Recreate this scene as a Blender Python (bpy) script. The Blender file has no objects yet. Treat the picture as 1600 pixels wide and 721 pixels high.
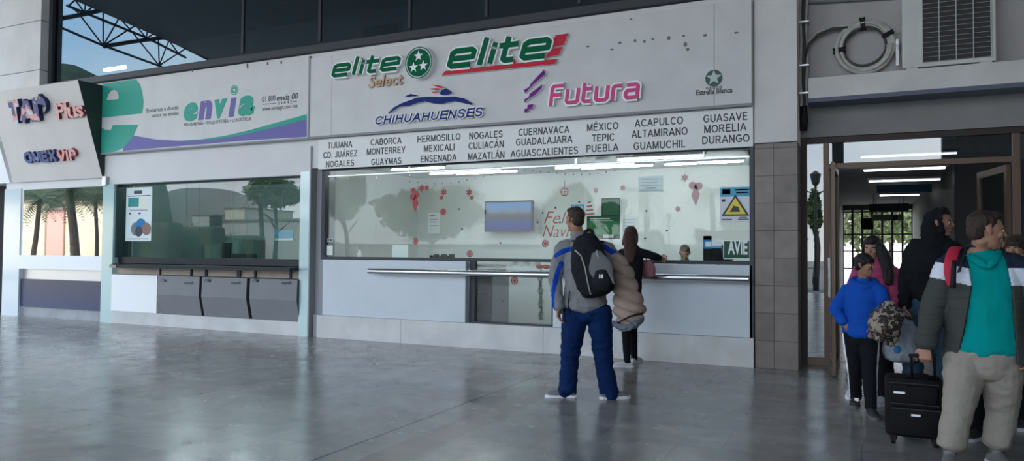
import bpy, bmesh, math, random
import numpy as np
from mathutils import Vector, Matrix, noise
from mathutils.geometry import tessellate_polygon
random.seed(7)
scene = bpy.context.scene
col = scene.collection
R = math.radians

# ------------------------------------------------------------------ camera
YAW, PITCH, ROLL, FPX, EYE = R(25.3), R(1.735), R(.423), 1152.0, 1.38
fw = Vector((-math.sin(YAW)*math.cos(PITCH), math.cos(YAW)*math.cos(PITCH), math.sin(PITCH)))
rt = Vector((math.cos(YAW), math.sin(YAW), 0)); up = rt.cross(fw)
rt, up = (math.cos(ROLL)*rt+math.sin(ROLL)*up), (-math.sin(ROLL)*rt+math.cos(ROLL)*up)
CAM = Vector((0, 0, EYE))
cd = bpy.data.cameras.new('camera'); cam = bpy.data.objects.new('camera', cd); col.objects.link(cam)
cd.sensor_width = 36; cd.sensor_fit = 'HORIZONTAL'; cd.lens = 36*FPX/1600; cd.clip_end = 900
cam.matrix_world = Matrix(((rt.x, up.x, -fw.x, 0), (rt.y, up.y, -fw.y, 0), (rt.z, up.z, -fw.z, EYE), (0, 0, 0, 1)))
scene.camera = cam

# ------------------------------------------------------------------ view, sky, sun
scene.view_settings.view_transform = 'Standard'
try: scene.view_settings.look = 'None'
except Exception: pass
scene.view_settings.exposure = 1.4
scene.view_settings.gamma = 1.0
scene.view_settings.use_curve_mapping = False
wd = bpy.data.worlds.new('sky'); scene.world = wd; wd.use_nodes = True
nt = wd.node_tree; nt.nodes.clear()
def wn(t, **k):
    n = nt.nodes.new(t)
    for a, b in k.items(): setattr(n, a, b)
    return n
tc = wn('ShaderNodeTexCoord'); sep = wn('ShaderNodeSeparateXYZ'); nt.links.new(tc.outputs['Generated'], sep.inputs[0])
cr = wn('ShaderNodeValToRGB'); nt.links.new(sep.outputs['Z'], cr.inputs[0])
cr.color_ramp.elements[0].position = 0.0; cr.color_ramp.elements[0].color = (.74, .76, .79, 1)
cr.color_ramp.elements[1].position = .75; cr.color_ramp.elements[1].color = (.30, .44, .62, 1)
e_ = cr.color_ramp.elements.new(.28); e_.color = (.42, .56, .73, 1)
mp = wn('ShaderNodeMapping'); mp.inputs['Scale'].default_value = (1.6, 1.6, 5); nt.links.new(tc.outputs['Generated'], mp.inputs[0])
nz = wn('ShaderNodeTexNoise'); nz.inputs['Scale'].default_value = 1.6; nz.inputs['Detail'].default_value = 6
nt.links.new(mp.outputs[0], nz.inputs['Vector'])
cc = wn('ShaderNodeValToRGB'); cc.color_ramp.elements[0].position = .46; cc.color_ramp.elements[1].position = .78
nt.links.new(nz.outputs[0], cc.inputs[0])
mx = wn('ShaderNodeMixRGB'); mx.inputs[2].default_value = (.86, .87, .88, 1)
nt.links.new(cc.outputs[0], mx.inputs[0]); nt.links.new(cr.outputs[0], mx.inputs[1])
bg = wn('ShaderNodeBackground'); bg.inputs[1].default_value = 2.0
wo = wn('ShaderNodeOutputWorld'); nt.links.new(mx.outputs[0], bg.inputs[0]); nt.links.new(bg.outputs[0], wo.inputs[0])
sd = bpy.data.lights.new('sun', 'SUN'); sd.energy = 3.2; sd.angle = R(3); sd.color = (1, .93, .82)
so = bpy.data.objects.new('sun', sd); col.objects.link(so)
so.rotation_euler = (Vector((0.45, -.62, -.62))).to_track_quat('-Z', 'Y').to_euler()   # comes from over the station roof

# ------------------------------------------------------------------ tools
def ray(px, py): return fw*FPX + rt*(px-800) - up*(py-360.5)
def at(px, py, X=None, Y=None, Z=None):
    d = ray(px, py)
    t = X/d.x if X is not None else (Y/d.y if Y is not None else (Z-EYE)/d.z)
    return CAM + d*t
def mir(px, py, Yr, M):            # where a thing at real depth Yr stands when it is seen mirrored by a pane at depth M
    p = at(px, py, Y=2*M-Yr); return Vector((p.x, Yr, p.z))

def tag(o, label=None, cat=None, group=None, kind=None):
    if label: o['label'] = label
    if cat: o['category'] = cat
    if group: o['group'] = group
    if kind: o['kind'] = kind
    return o
def empty(name, loc, label=None, cat=None, group=None, kind=None):
    o = bpy.data.objects.new(name, None); col.objects.link(o); o.location = loc; o.empty_display_size = .1
    return tag(o, label, cat, group, kind)
def link(name, me, mats, parent=None, label=None, cat=None, group=None, kind=None, smooth=False, angle=None):
    o = bpy.data.objects.new(name, me); col.objects.link(o)
    for m in (mats if isinstance(mats, (list, tuple)) else [mats]):
        if len(me.materials) < 20: me.materials.append(m)
    if parent is not None:
        o.parent = parent
        w = Vector((0, 0, 0)); p = parent
        while p is not None: w += p.location; p = p.parent
        me.transform(Matrix.Translation(-w))
    if smooth:
        me.polygons.foreach_set('use_smooth', [True]*len(me.polygons))
        if angle:
            try: me.set_sharp_from_angle(angle=R(angle))
            except Exception: pass
    return tag(o, label, cat, group, kind)

class MB:
    """collects shapes in world metres, becomes one mesh"""
    def __init__(s): s.v = []; s.f = []; s.m = []
    def add(s, vs, fs, m=0):
        n = len(s.v); s.v += [tuple(v) for v in vs]
        for f in fs: s.f.append(tuple(i+n for i in f)); s.m.append(m)
    def box(s, x0, x1, y0, y1, z0, z1, m=0, bev=0):
        if bev:
            bm = bmesh.new(); bmesh.ops.create_cube(bm, size=1)
            for v in bm.verts: v.co = Vector(((x0+x1)/2+v.co.x*(x1-x0), (y0+y1)/2+v.co.y*(y1-y0), (z0+z1)/2+v.co.z*(z1-z0)))
            bmesh.ops.bevel(bm, geom=bm.edges[:], offset=bev, segments=2, affect='EDGES', profile=.5)
            s.bm(bm, m); return s
        vs = [(x, y, z) for x in (x0, x1) for y in (y0, y1) for z in (z0, z1)]
        s.add(vs, [(0, 1, 3, 2), (4, 6, 7, 5), (0, 4, 5, 1), (2, 3, 7, 6), (0, 2, 6, 4), (1, 5, 7, 3)], m); return s
    def bm(s, bm, m=0):
        bm.verts.index_update(); s.add([v.co.copy() for v in bm.verts], [[v.index for v in f.verts] for f in bm.faces], m); bm.free()
    def obox(s, c, ax, ay, az, m=0, bev=0):   # oriented box by centre and full-size axis vectors
        bm = bmesh.new(); bmesh.ops.create_cube(bm, size=1)
        for v in bm.verts:
            q = v.co; v.co = Vector(c)+Vector(ax)*q.x+Vector(ay)*q.y+Vector(az)*q.z
        if bev: bmesh.ops.bevel(bm, geom=bm.edges[:], offset=bev, segments=2, affect='EDGES', profile=.5)
        s.bm(bm, m); return s
    def tube(s, pts, r, n=8, m=0, cap=True):
        pts = [Vector(p) for p in pts]; rs = r if isinstance(r, (list, tuple)) else [r]*len(pts)
        rings = []; ref = None
        for i, p in enumerate(pts):
            t = (pts[min(i+1, len(pts)-1)]-pts[max(i-1, 0)])
            t = t.normalized() if t.length > 1e-9 else Vector((0, 0, 1))
            if ref is None: ref = Vector((0, 0, 1)) if abs(t.z) < .9 else Vector((1, 0, 0))
            a = t.cross(ref); a = a.normalized() if a.length > 1e-6 else Vector((1, 0, 0)); b = t.cross(a)
            ref = a.cross(t)
            rings.append([p+(a*math.cos(k*2*math.pi/n)+b*math.sin(k*2*math.pi/n))*rs[i] for k in range(n)])
        vs = [v for q in rings for v in q]; fs = []
        for i in range(len(rings)-1):
            for k in range(n): fs.append((i*n+k, i*n+(k+1) % n, (i+1)*n+(k+1) % n, (i+1)*n+k))
        if cap: fs += [tuple(range(n-1, -1, -1)), tuple((len(rings)-1)*n+k for k in range(n))]
        s.add(vs, fs, m); return s
    def ell(s, c, rx, ry, rz, M=None, m=0, seg=16, rg=10):
        bm = bmesh.new(); bmesh.ops.create_uvsphere(bm, u_segments=seg, v_segments=rg, radius=1)
        for v in bm.verts:
            q = Vector((v.co.x*rx, v.co.y*ry, v.co.z*rz)); v.co = Vector(c)+(M @ q if M else q)
        s.bm(bm, m); return s
    def loft(s, pts, rad, wide=(1, 0, 0), n=16, sub=3, m=0):
        """elliptic sweep: rad = (a along wide axis, b across); rounded ends"""
        P = [Vector(p) for p in pts]; Q = [(q, q) if not isinstance(q, (tuple, list)) else q for q in rad]
        C, D = [], []
        for i in range(len(P)-1):
            p0, p1, p2, p3 = P[max(i-1, 0)], P[i], P[i+1], P[min(i+2, len(P)-1)]
            for k in range(sub):
                t = k/sub; t2 = t*t; t3 = t2*t
                C.append(.5*((2*p1)+(p2-p0)*t+(2*p0-5*p1+4*p2-p3)*t2+(3*p1-p0-3*p2+p3)*t3))
                u = t*t*(3-2*t); D.append((Q[i][0]*(1-u)+Q[i+1][0]*u, Q[i][1]*(1-u)+Q[i+1][1]*u))
        C.append(P[-1]); D.append(Q[-1])
        def cap(c, d, t):
            k = min(d)
            return [(c+t*k*.55*math.sin(a), (d[0]*math.cos(a)*.999, d[1]*math.cos(a))) for a in (R(28), R(55), R(78))]
        t0 = (C[0]-C[1]).normalized(); t1 = (C[-1]-C[-2]).normalized()
        A = cap(C[0], D[0], t0)[::-1]; B = cap(C[-1], D[-1], t1)
        C = [a[0] for a in A]+C+[b[0] for b in B]; D = [a[1] for a in A]+D+[b[1] for b in B]
        w = Vector(wide); vs = []
        for i, c in enumerate(C):
            t = (C[min(i+1, len(C)-1)]-C[max(i-1, 0)]).normalized()
            a = w-t*w.dot(t)
            if a.length < 1e-4: a = Vector((0, 1, 0))-t*t.y
            a.normalize(); b = t.cross(a)
            vs += [c+a*D[i][0]*math.cos(k*2*math.pi/n)+b*D[i][1]*math.sin(k*2*math.pi/n) for k in range(n)]
        fs = []
        for i in range(len(C)-1):
            for k in range(n): fs.append((i*n+k, i*n+(k+1) % n, (i+1)*n+(k+1) % n, (i+1)*n+k))
        fs += [tuple(range(n-1, -1, -1)), tuple((len(C)-1)*n+k for k in range(n))]
        s.add(vs, fs, m); return s
    def mesh(s, name):
        me = bpy.data.meshes.new(name); me.from_pydata(s.v, [], s.f); me.validate()
        if len(me.polygons) == len(s.m): me.polygons.foreach_set('material_index', s.m)
        me.update()
        bm = bmesh.new(); bm.from_mesh(me); bmesh.ops.recalc_face_normals(bm, faces=bm.faces[:]); bm.to_mesh(me); bm.free()
        return me
    def build(s, name, mats, parent=None, **k): return link(name, s.mesh(name), mats, parent, **k)

def skin(mb, vox, smooth=3):
    """welds the collected closed shapes into one continuous surface"""
    me = mb.mesh('t'); o = bpy.data.objects.new('t', me); col.objects.link(o)
    r = o.modifiers.new('r', 'REMESH'); r.mode = 'VOXEL'; r.voxel_size = vox
    if smooth:
        q = o.modifiers.new('s', 'SMOOTH'); q.iterations = smooth; q.factor = .5
    dg = bpy.context.evaluated_depsgraph_get(); dg.update()
    out = bpy.data.meshes.new_from_object(o.evaluated_get(dg))
    bpy.data.objects.remove(o); out.materials.clear()
    return out
def coords(me):
    a = np.empty(len(me.vertices)*3, np.float32); me.vertices.foreach_get('co', a); return a.reshape(-1, 3)
def normals(me):
    a = np.empty(len(me.vertices)*3, np.float32); me.vertices.foreach_get('normal', a); return a.reshape(-1, 3)
def folds(me, amp, freq=9, stretch=(1, 1, 2.2), seed=0):
    co = coords(me); nn = normals(me)
    for i in range(len(co)):
        c = co[i]; p = Vector((c[0]*freq*stretch[0]+seed, c[1]*freq*stretch[1], c[2]*freq*stretch[2]))
        n = 1-abs(noise.noise(p))*2.2; n2 = noise.noise(p*2.3)
        co[i] = c+nn[i]*amp*(n*.8+n2*.5-.3)
    me.vertices.foreach_set('co', co.ravel()); me.update()
def paint(me, fn):
    """material index per face from its centre"""
    a = np.empty(len(me.polygons)*3, np.float32); me.polygons.foreach_get('center', a); a = a.reshape(-1, 3)
    me.polygons.foreach_set('material_index', fn(a).astype(np.int32)); me.update()

# ------------------------------------------------------------------ materials
MATS = {}
def mat(name, c, rough=.6, metal=0, spec=.25, noise_amt=0, nscale=8, c2=None, bump=0, bscale=40, emit=0, coat=0, alpha=1):
    if name in MATS: return MATS[name]
    m = bpy.data.materials.new(name); m.use_nodes = True; t = m.node_tree; b = t.nodes['Principled BSDF']
    b.inputs['Base Color'].default_value = (*c, 1); b.inputs['Roughness'].default_value = rough
    b.inputs['Metallic'].default_value = metal; b.inputs['Specular IOR Level'].default_value = spec
    if coat: b.inputs['Coat Weight'].default_value = coat; b.inputs['Coat Roughness'].default_value = .08
    if emit: b.inputs['Emission Color'].default_value = (*c, 1); b.inputs['Emission Strength'].default_value = emit
    g = t.nodes.new('ShaderNodeTexCoord')
    if noise_amt or c2:
        n = t.nodes.new('ShaderNodeTexNoise'); n.inputs['Scale'].default_value = nscale; n.inputs['Detail'].default_value = 5
        t.links.new(g.outputs['Object'], n.inputs['Vector'])
        r = t.nodes.new('ShaderNodeValToRGB'); r.color_ramp.elements[0].position = .35; r.color_ramp.elements[1].position = .65
        k = 1-noise_amt; cc2 = c2 or (c[0]*k, c[1]*k, c[2]*k)
        r.color_ramp.elements[0].color = (*cc2, 1); r.color_ramp.elements[1].color = (*c, 1)
        t.links.new(n.outputs[0], r.inputs[0]); t.links.new(r.outputs[0], b.inputs['Base Color'])
    if bump:
        n = t.nodes.new('ShaderNodeTexNoise'); n.inputs['Scale'].default_value = bscale; n.inputs['Detail'].default_value = 4
        t.links.new(g.outputs['Object'], n.inputs['Vector'])
        u = t.nodes.new('ShaderNodeBump'); u.inputs['Strength'].default_value = bump; u.inputs['Distance'].default_value = .02
        t.links.new(n.outputs[0], u.inputs['Height']); t.links.new(u.outputs[0], b.inputs['Normal'])
    MATS[name] = m; return m
def glass(name, tint, refl, ior=1.5, gc=(.93, .97, .97)):
    m = bpy.data.materials.new(name); m.use_nodes = True; t = m.node_tree; t.nodes.clear()
    a = t.nodes.new('ShaderNodeBsdfTransparent'); a.inputs[0].default_value = (*tint, 1)
    g = t.nodes.new('ShaderNodeBsdfGlossy'); g.inputs['Roughness'].default_value = 0; g.inputs[0].default_value = (*gc, 1)
    fr = t.nodes.new('ShaderNodeFresnel'); fr.inputs[0].default_value = ior
    ad = t.nodes.new('ShaderNodeMath'); ad.operation = 'MULTIPLY_ADD'; ad.inputs[1].default_value = 1-refl; ad.inputs[2].default_value = refl; ad.use_clamp = True
    t.links.new(fr.outputs[0], ad.inputs[0])
    ge = t.nodes.new('ShaderNodeNewGeometry'); inv = t.nodes.new('ShaderNodeMath'); inv.operation = 'SUBTRACT'; inv.inputs[0].default_value = 1; t.links.new(ge.outputs['Backfacing'], inv.inputs[1])
    mu = t.nodes.new('ShaderNodeMath'); mu.operation = 'MULTIPLY'; t.links.new(ad.outputs[0], mu.inputs[0]); t.links.new(inv.outputs[0], mu.inputs[1])   # the outer face of a pane mirrors, its inner face does not
    x = t.nodes.new('ShaderNodeMixShader'); o = t.nodes.new('ShaderNodeOutputMaterial')
    t.links.new(mu.outputs[0], x.inputs[0]); t.links.new(a.outputs[0], x.inputs[1]); t.links.new(g.outputs[0], x.inputs[2]); t.links.new(x.outputs[0], o.inputs[0])
    MATS[name] = m; return m
def ramp_mat(name, build):
    m = bpy.data.materials.new(name); m.use_nodes = True; build(m.node_tree, m.node_tree.nodes['Principled BSDF']); MATS[name] = m; return m

WHITE = mat('sign_white', (.60, .60, .60), .45, noise_amt=.07, nscale=2.5)
WALLW = mat('painted_concrete', (.68, .67, .66), .75, noise_amt=.08, nscale=3, bump=.08)
BAND = mat('painted_band', (.66, .66, .665), .6, noise_amt=.05, nscale=1.5)
CONC = mat('pale_concrete', (.50, .49, .475), .85, noise_amt=.18, nscale=1.3, bump=.15, bscale=25)
DCONC = mat('dark_concrete', (.20, .20, .20), .9, noise_amt=.3, nscale=4, bump=.2)
PANEL = mat('panel_pale_blue', (.58, .63, .68), .35, noise_amt=.05, nscale=2)
KICK = mat('kick_laminate', (.62, .62, .62), .3, noise_amt=.16, nscale=3)
TEAL = mat('pillar_glassy_teal', (.42, .60, .61), .10, spec=.8, coat=.6)
TEALG = mat('pillar_side_grey', (.30, .31, .33), .35)
PILW = mat('pillar_glassy_white', (.56, .66, .72), .12, spec=.8, coat=.6)
DFRAME = mat('dark_frame', (.035, .042, .05), .35)
BLACKG = mat('black_counter', (.008, .016, .024), .25, spec=.3)
BRONZE = mat('bronze_frame', (.13, .088, .064), .42, metal=.3)
BRONZED = mat('bronze_dark', (.045, .032, .028), .5, metal=.3)
STEEL = mat('brushed_steel', (.62, .63, .65), .22, metal=1)
ALU = mat('aluminium', (.55, .56, .57), .35, metal=.9)
GREYP = mat('grey_panel', (.20, .21, .225), .5, noise_amt=.05, nscale=3)
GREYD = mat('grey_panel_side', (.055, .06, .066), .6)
GREEN = mat('logo_green', (.004, .115, .052), .7, spec=.1)
RED = mat('logo_red', (.55, .035, .06), .7, spec=.1)
NAVY = mat('logo_navy', (.02, .035, .17), .7, spec=.1)
PURPLE = mat('logo_purple', (.17, .025, .22), .7, spec=.1)
PINK = mat('logo_pink', (.62, .09, .25), .7, spec=.1)
TAN = mat('logo_tan', (.50, .36, .24), .5)
LWHITE = mat('letter_white', (.86, .87, .88), .5)
DTEXT = mat('text_dark', (.05, .055, .06), .5)
EGREEN = mat('envia_green', (.03, .33, .25), .5)
EPURP = mat('envia_purple', (.14, .13, .36), .5)
DARK = mat('very_dark', (.008, .009, .011), .7)
INTW = mat('office_wall', (.64, .68, .655), .7, noise_amt=.04, nscale=2)
INTC = mat('office_ceiling', (.62, .64, .62), .8)
INTT = mat('office_teal', (.17, .235, .235), .8, noise_amt=.15, nscale=1)
INTF = mat('office_floor', (.35, .35, .33), .5)
TUBE = mat('lit_tube', (.93, .98, 1), emit=15)
GL_BIG = glass('glass_big', (.93, .955, .945), .02, ior=1.33)
GL_ENV = glass('glass_parcel', (.80, .90, .885), .06, ior=1.5)
GL_TAP = glass('glass_mirrored', (.60, .65, .65), .38)
GL_UP = glass('glass_upper', (.42, .45, .50), .085, gc=(.62, .85, 1))
GL_DOOR = glass('glass_door', (.45, .50, .53), .12)
GL_LEAF = glass('glass_leaf', (.62, .68, .68), .04)
BLACK = mat('black_plastic', (.010, .010, .011), .5, spec=.15)
SOIL = mat('soil', (.10, .08, .06), .9)
LEAF = mat('leaf_green', (.12, .18, .08), .6, c2=(.06, .10, .04), nscale=1.5)
LEAFY = mat('leaf_olive', (.24, .28, .12), .6, c2=(.12, .15, .07), nscale=1.5)
PALM = mat('palm_green', (.035, .06, .03), .6)
BARK = mat('bark', (.07, .055, .045), .9, noise_amt=.3, nscale=8)

def floor_nodes(t, b):
    g = t.nodes.new('ShaderNodeTexCoord')
    def brick(w, h, off, scale=1.0):
        k = t.nodes.new('ShaderNodeTexBrick'); k.offset = off; k.inputs['Scale'].default_value = scale
        k.inputs['Brick Width'].default_value = w; k.inputs['Row Height'].default_value = h; k.inputs['Mortar Size'].default_value = .003
        k.inputs['Mortar Smooth'].default_value = .3; k.inputs['Bias'].default_value = 0
        t.links.new(g.outputs['Object'], k.inputs['Vector']); return k
    k = brick(.9, .6, .35); k.inputs['Color1'].default_value = (.222, .212, .205, 1); k.inputs['Color2'].default_value = (.315, .300, .288, 1); k.inputs['Mortar'].default_value = (.16, .16, .165, 1)
    n = t.nodes.new('ShaderNodeTexNoise'); n.inputs['Scale'].default_value = 1.6; n.inputs['Detail'].default_value = 9; n.inputs['Distortion'].default_value = 1.4; n.inputs['Roughness'].default_value = .68
    t.links.new(g.outputs['Object'], n.inputs['Vector'])
    r = t.nodes.new('ShaderNodeValToRGB'); r.color_ramp.elements[0].position = .3; r.color_ramp.elements[0].color = (.66, .68, .69, 1); r.color_ramp.elements[1].position = .72; r.color_ramp.elements[1].color = (1.24, 1.23, 1.2, 1)
    t.links.new(n.outputs[0], r.inputs[0])
    m = t.nodes.new('ShaderNodeMixRGB'); m.blend_type = 'MULTIPLY'; m.inputs[0].default_value = 1
    t.links.new(k.outputs[0], m.inputs[1]); t.links.new(r.outputs[0], m.inputs[2])
    # brownish bands of stone: one running to the office (x), one along it (y)
    s = t.nodes.new('ShaderNodeSeparateXYZ'); t.links.new(g.outputs['Object'], s.inputs[0])
    def band(axis, lo, hi):
        a = t.nodes.new('ShaderNodeMath'); a.operation = 'GREATER_THAN'; a.inputs[1].default_value = lo; t.links.new(s.outputs[axis], a.inputs[0])
        c = t.nodes.new('ShaderNodeMath'); c.operation = 'LESS_THAN'; c.inputs[1].default_value = hi; t.links.new(s.outputs[axis], c.inputs[0])
        d = t.nodes.new('ShaderNodeMath'); d.operation = 'MULTIPLY'; t.links.new(a.outputs[0], d.inputs[0]); t.links.new(c.outputs[0], d.inputs[1]); return d
    b1 = band('X', -3.02, -2.72); b2 = band('Y', 7.55, 7.85); b4 = band('X', -9.0, -8.7)
    ad = t.nodes.new('ShaderNodeMath'); ad.operation = 'MAXIMUM'; t.links.new(b1.outputs[0], ad.inputs[0]); t.links.new(b2.outputs[0], ad.inputs[1])
    ad2 = t.nodes.new('ShaderNodeMath'); ad2.operation = 'MAXIMUM'; t.links.new(ad.outputs[0], ad2.inputs[0]); t.links.new(b4.outputs[0], ad2.inputs[1])
    sc = t.nodes.new('ShaderNodeMath'); sc.operation = 'MULTIPLY'; sc.inputs[1].default_value = .6; t.links.new(ad2.outputs[0], sc.inputs[0])
    m2 = t.nodes.new('ShaderNodeMixRGB'); m2.inputs[2].default_value = (.22, .165, .155, 1); t.links.new(sc.outputs[0], m2.inputs[0]); t.links.new(m.outputs[0], m2.inputs[1])
    b3 = band('X', -3.285, -3.265)
    m3 = t.nodes.new('ShaderNodeMixRGB'); m3.inputs[2].default_value = (.03, .03, .03, 1); t.links.new(b3.outputs[0], m3.inputs[0]); t.links.new(m2.outputs[0], m3.inputs[1])
    t.links.new(m3.outputs[0], b.inputs['Base Color'])
    n2 = t.nodes.new('ShaderNodeTexNoise'); n2.inputs['Scale'].default_value = 3; n2.inputs['Detail'].default_value = 6; t.links.new(g.outputs['Object'], n2.inputs['Vector'])
    mr = t.nodes.new('ShaderNodeMapRange'); mr.inputs[1].default_value = .3; mr.inputs[2].default_value = .7; mr.inputs[3].default_value = .16; mr.inputs[4].default_value = .30
    t.links.new(n2.outputs[0], mr.inputs[0]); t.links.new(mr.outputs[0], b.inputs['Roughness'])
    u = t.nodes.new('ShaderNodeBump'); u.inputs['Strength'].default_value = .06; u.inputs['Distance'].default_value = .01
    t.links.new(n.outputs[0], u.inputs['Height']); t.links.new(u.outputs[0], b.inputs['Normal'])
    b.inputs['Specular IOR Level'].default_value = .75
FLOOR = ramp_mat('polished_stone', floor_nodes)
def tile_nodes(t, b):
    g = t.nodes.new('ShaderNodeTexCoord'); mpn = t.nodes.new('ShaderNodeMapping'); mpn.inputs['Rotation'].default_value = (R(90), 0, 0)
    mpn.inputs['Location'].default_value = (.05, 0, 0)
    t.links.new(g.outputs['Object'], mpn.inputs[0])
    k = t.nodes.new('ShaderNodeTexBrick'); k.offset = 0; k.inputs['Scale'].default_value = 1; k.inputs['Brick Width'].default_value = .3; k.inputs['Row Height'].default_value = .335
    k.inputs['Mortar Size'].default_value = .004; k.inputs['Color1'].default_value = (.160, .130, .115, 1); k.inputs['Color2'].default_value = (.215, .175, .152, 1); k.inputs['Mortar'].default_value = (.045, .04, .038, 1)
    t.links.new(mpn.outputs[0], k.inputs['Vector'])
    n = t.nodes.new('ShaderNodeTexNoise'); n.inputs['Scale'].default_value = 5; n.inputs['Detail'].default_value = 8; t.links.new(g.outputs['Object'], n.inputs['Vector'])
    r = t.nodes.new('ShaderNodeValToRGB'); r.color_ramp.elements[0].color = (.55, .55, .55, 1); r.color_ramp.elements[1].color = (1.35, 1.35, 1.35, 1); t.links.new(n.outputs[0], r.inputs[0])
    m = t.nodes.new('ShaderNodeMixRGB'); m.blend_type = 'MULTIPLY'; m.inputs[0].default_value = 1; t.links.new(k.outputs[0], m.inputs[1]); t.links.new(r.outputs[0], m.inputs[2])
    t.links.new(m.outputs[0], b.inputs['Base Color']); b.inputs['Roughness'].default_value = .45
    u = t.nodes.new('ShaderNodeBump'); u.inputs['Strength'].default_value = .4; u.inputs['Distance'].default_value = .01; t.links.new(k.outputs['Fac'], u.inputs['Height']); u.invert = True; t.links.new(u.outputs[0], b.inputs['Normal'])
TILE = ramp_mat('brown_stone_tile', tile_nodes)

# ------------------------------------------------------------------ planes for signs
class Pl:
    def __init__(s, O, a=(1, 0, 0), b=(0, 0, 1)):
        s.O = Vector(O); s.a = Vector(a).normalized(); s.b = Vector(b).normalized(); s.n = s.a.cross(s.b)
    def hit(s, px, py, w=0):
        d = ray(px, py); t = (s.O+s.n*w-CAM).dot(s.n)/d.dot(s.n); q = CAM+d*t-s.O
        return q.dot(s.a), q.dot(s.b)
    def P(s, u, v, w=0): return s.O+s.a*u+s.b*v+s.n*w
def wall(Y): return Pl((0, Y, 0))
def prism(mb, pl, loops, w0, w1, mf=0, ms=None, uv=False):
    """extruded outline (with holes) on plane pl; loops in pixels unless uv"""
    ms = mf if ms is None else ms
    L = [[pl.hit(p[0], p[1], w1) if not uv else p for p in lp] for lp in loops]
    V = [Vector((u, v, 0)) for lp in L for (u, v) in lp]
    tris = tessellate_polygon([[Vector((u, v, 0)) for (u, v) in lp] for lp in L]); n = len(V)
    vs = [pl.P(v.x, v.y, w1) for v in V]; mb.add(vs, [tuple(t) for t in tris], mf)
    mb.add([pl.P(v.x, v.y, w0) for v in V], [tuple(t) for t in tris], ms)
    k = 0
    for lp in L:
        m = len(lp); vs = [pl.P(u, v, w0) for (u, v) in lp]+[pl.P(u, v, w1) for (u, v) in lp]
        mb.add(vs, [(i, (i+1) % m, m+(i+1) % m, m+i) for i in range(m)], ms); k += m
def circ(u, v, r, n=28, ry=None): return [(u+r*math.cos(i*2*math.pi/n), v+(ry or r)*math.sin(i*2*math.pi/n)) for i in range(n)]
def star(u, v, r, k=.4, n=5, rot=0): return [(u+(r if i % 2 == 0 else r*k)*math.sin(i*math.pi/n+rot), v+(r if i % 2 == 0 else r*k)*math.cos(i*math.pi/n+rot)) for i in range(2*n)]
def stroke(path, w):
    """mitred outline of a polyline"""
    P = [Vector((x, y)) for x, y in path]; Lf, Rg = [], []
    for i, p in enumerate(P):
        d1 = (P[i]-P[i-1]).normalized() if i > 0 else None; d2 = (P[i+1]-P[i]).normalized() if i < len(P)-1 else None
        if d1 is None: n = Vector((-d2.y, d2.x)); k = 1
        elif d2 is None: n = Vector((-d1.y, d1.x)); k = 1
        else:
            n = Vector((-(d1+d2).y, (d1+d2).x)).normalized(); k = min(1.6, 1/max(.4, n.dot(Vector((-d1.y, d1.x)))))
        Lf.append(tuple(p+n*k*w/2)); Rg.append(tuple(p-n*k*w/2))
    return Lf+Rg[::-1]
def textmesh(s, shear=0, weight=0, space=1.0):
    cu = bpy.data.curves.new('t', 'FONT'); cu.body = s; cu.size = 1; cu.shear = shear; cu.offset = weight; cu.space_character = space; cu.resolution_u = 3
    cu.extrude = .5; o = bpy.data.objects.new('t', cu); col.objects.link(o)
    dg = bpy.context.evaluated_depsgraph_get(); dg.update(); me = bpy.data.meshes.new_from_object(o.evaluated_get(dg))
    bpy.data.objects.remove(o); bpy.data.curves.remove(cu); me.materials.clear(); return me
def text(name, s, pl, x0, x1, yb, h=None, ytop=None, parent=None, mats=None, depth=.004, shear=0, weight=0, space=1.0, lift=0, x1y=None, label=None, side=None):
    """lettering on plane pl: left end (x0,yb) px, right end x1 px, capital height h metres"""
    me = textmesh(s, shear, weight, space); co = coords(me)
    u0, v0 = pl.hit(x0, yb, lift+depth); u1 = pl.hit(x1, yb if x1y is None else x1y, lift+depth)[0]
    if h is None: h = pl.hit(x0, ytop, lift+depth)[1]-v0
    mn, mxx = co.min(0), co.max(0); base = 0.0
    top = mxx[1] if not any(c in s for c in 'ÁÉÍÓÚ') else .73
    out = [pl.P(u0+(c[0]-mn[0])/(mxx[0]-mn[0])*(u1-u0), v0+(c[1]-base)/(top-base)*h, lift+(c[2]+.5)*depth) for c in co]
    me.vertices.foreach_set('co', np.array([tuple(p) for p in out], np.float32).ravel()); me.update()
    if side is not None:
        a = np.empty(len(me.polygons)*3, np.float32); me.polygons.foreach_get('normal', a); a = a.reshape(-1, 3)
        nn = np.array(pl.n); me.polygons.foreach_set('material_index', (np.abs(a@nn) < .5).astype(np.int32))
        mats = [mats, side]
    else: me.polygons.foreach_set('material_index', [0]*len(me.polygons))
    return link(name, me, mats, parent, label=label)

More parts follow.
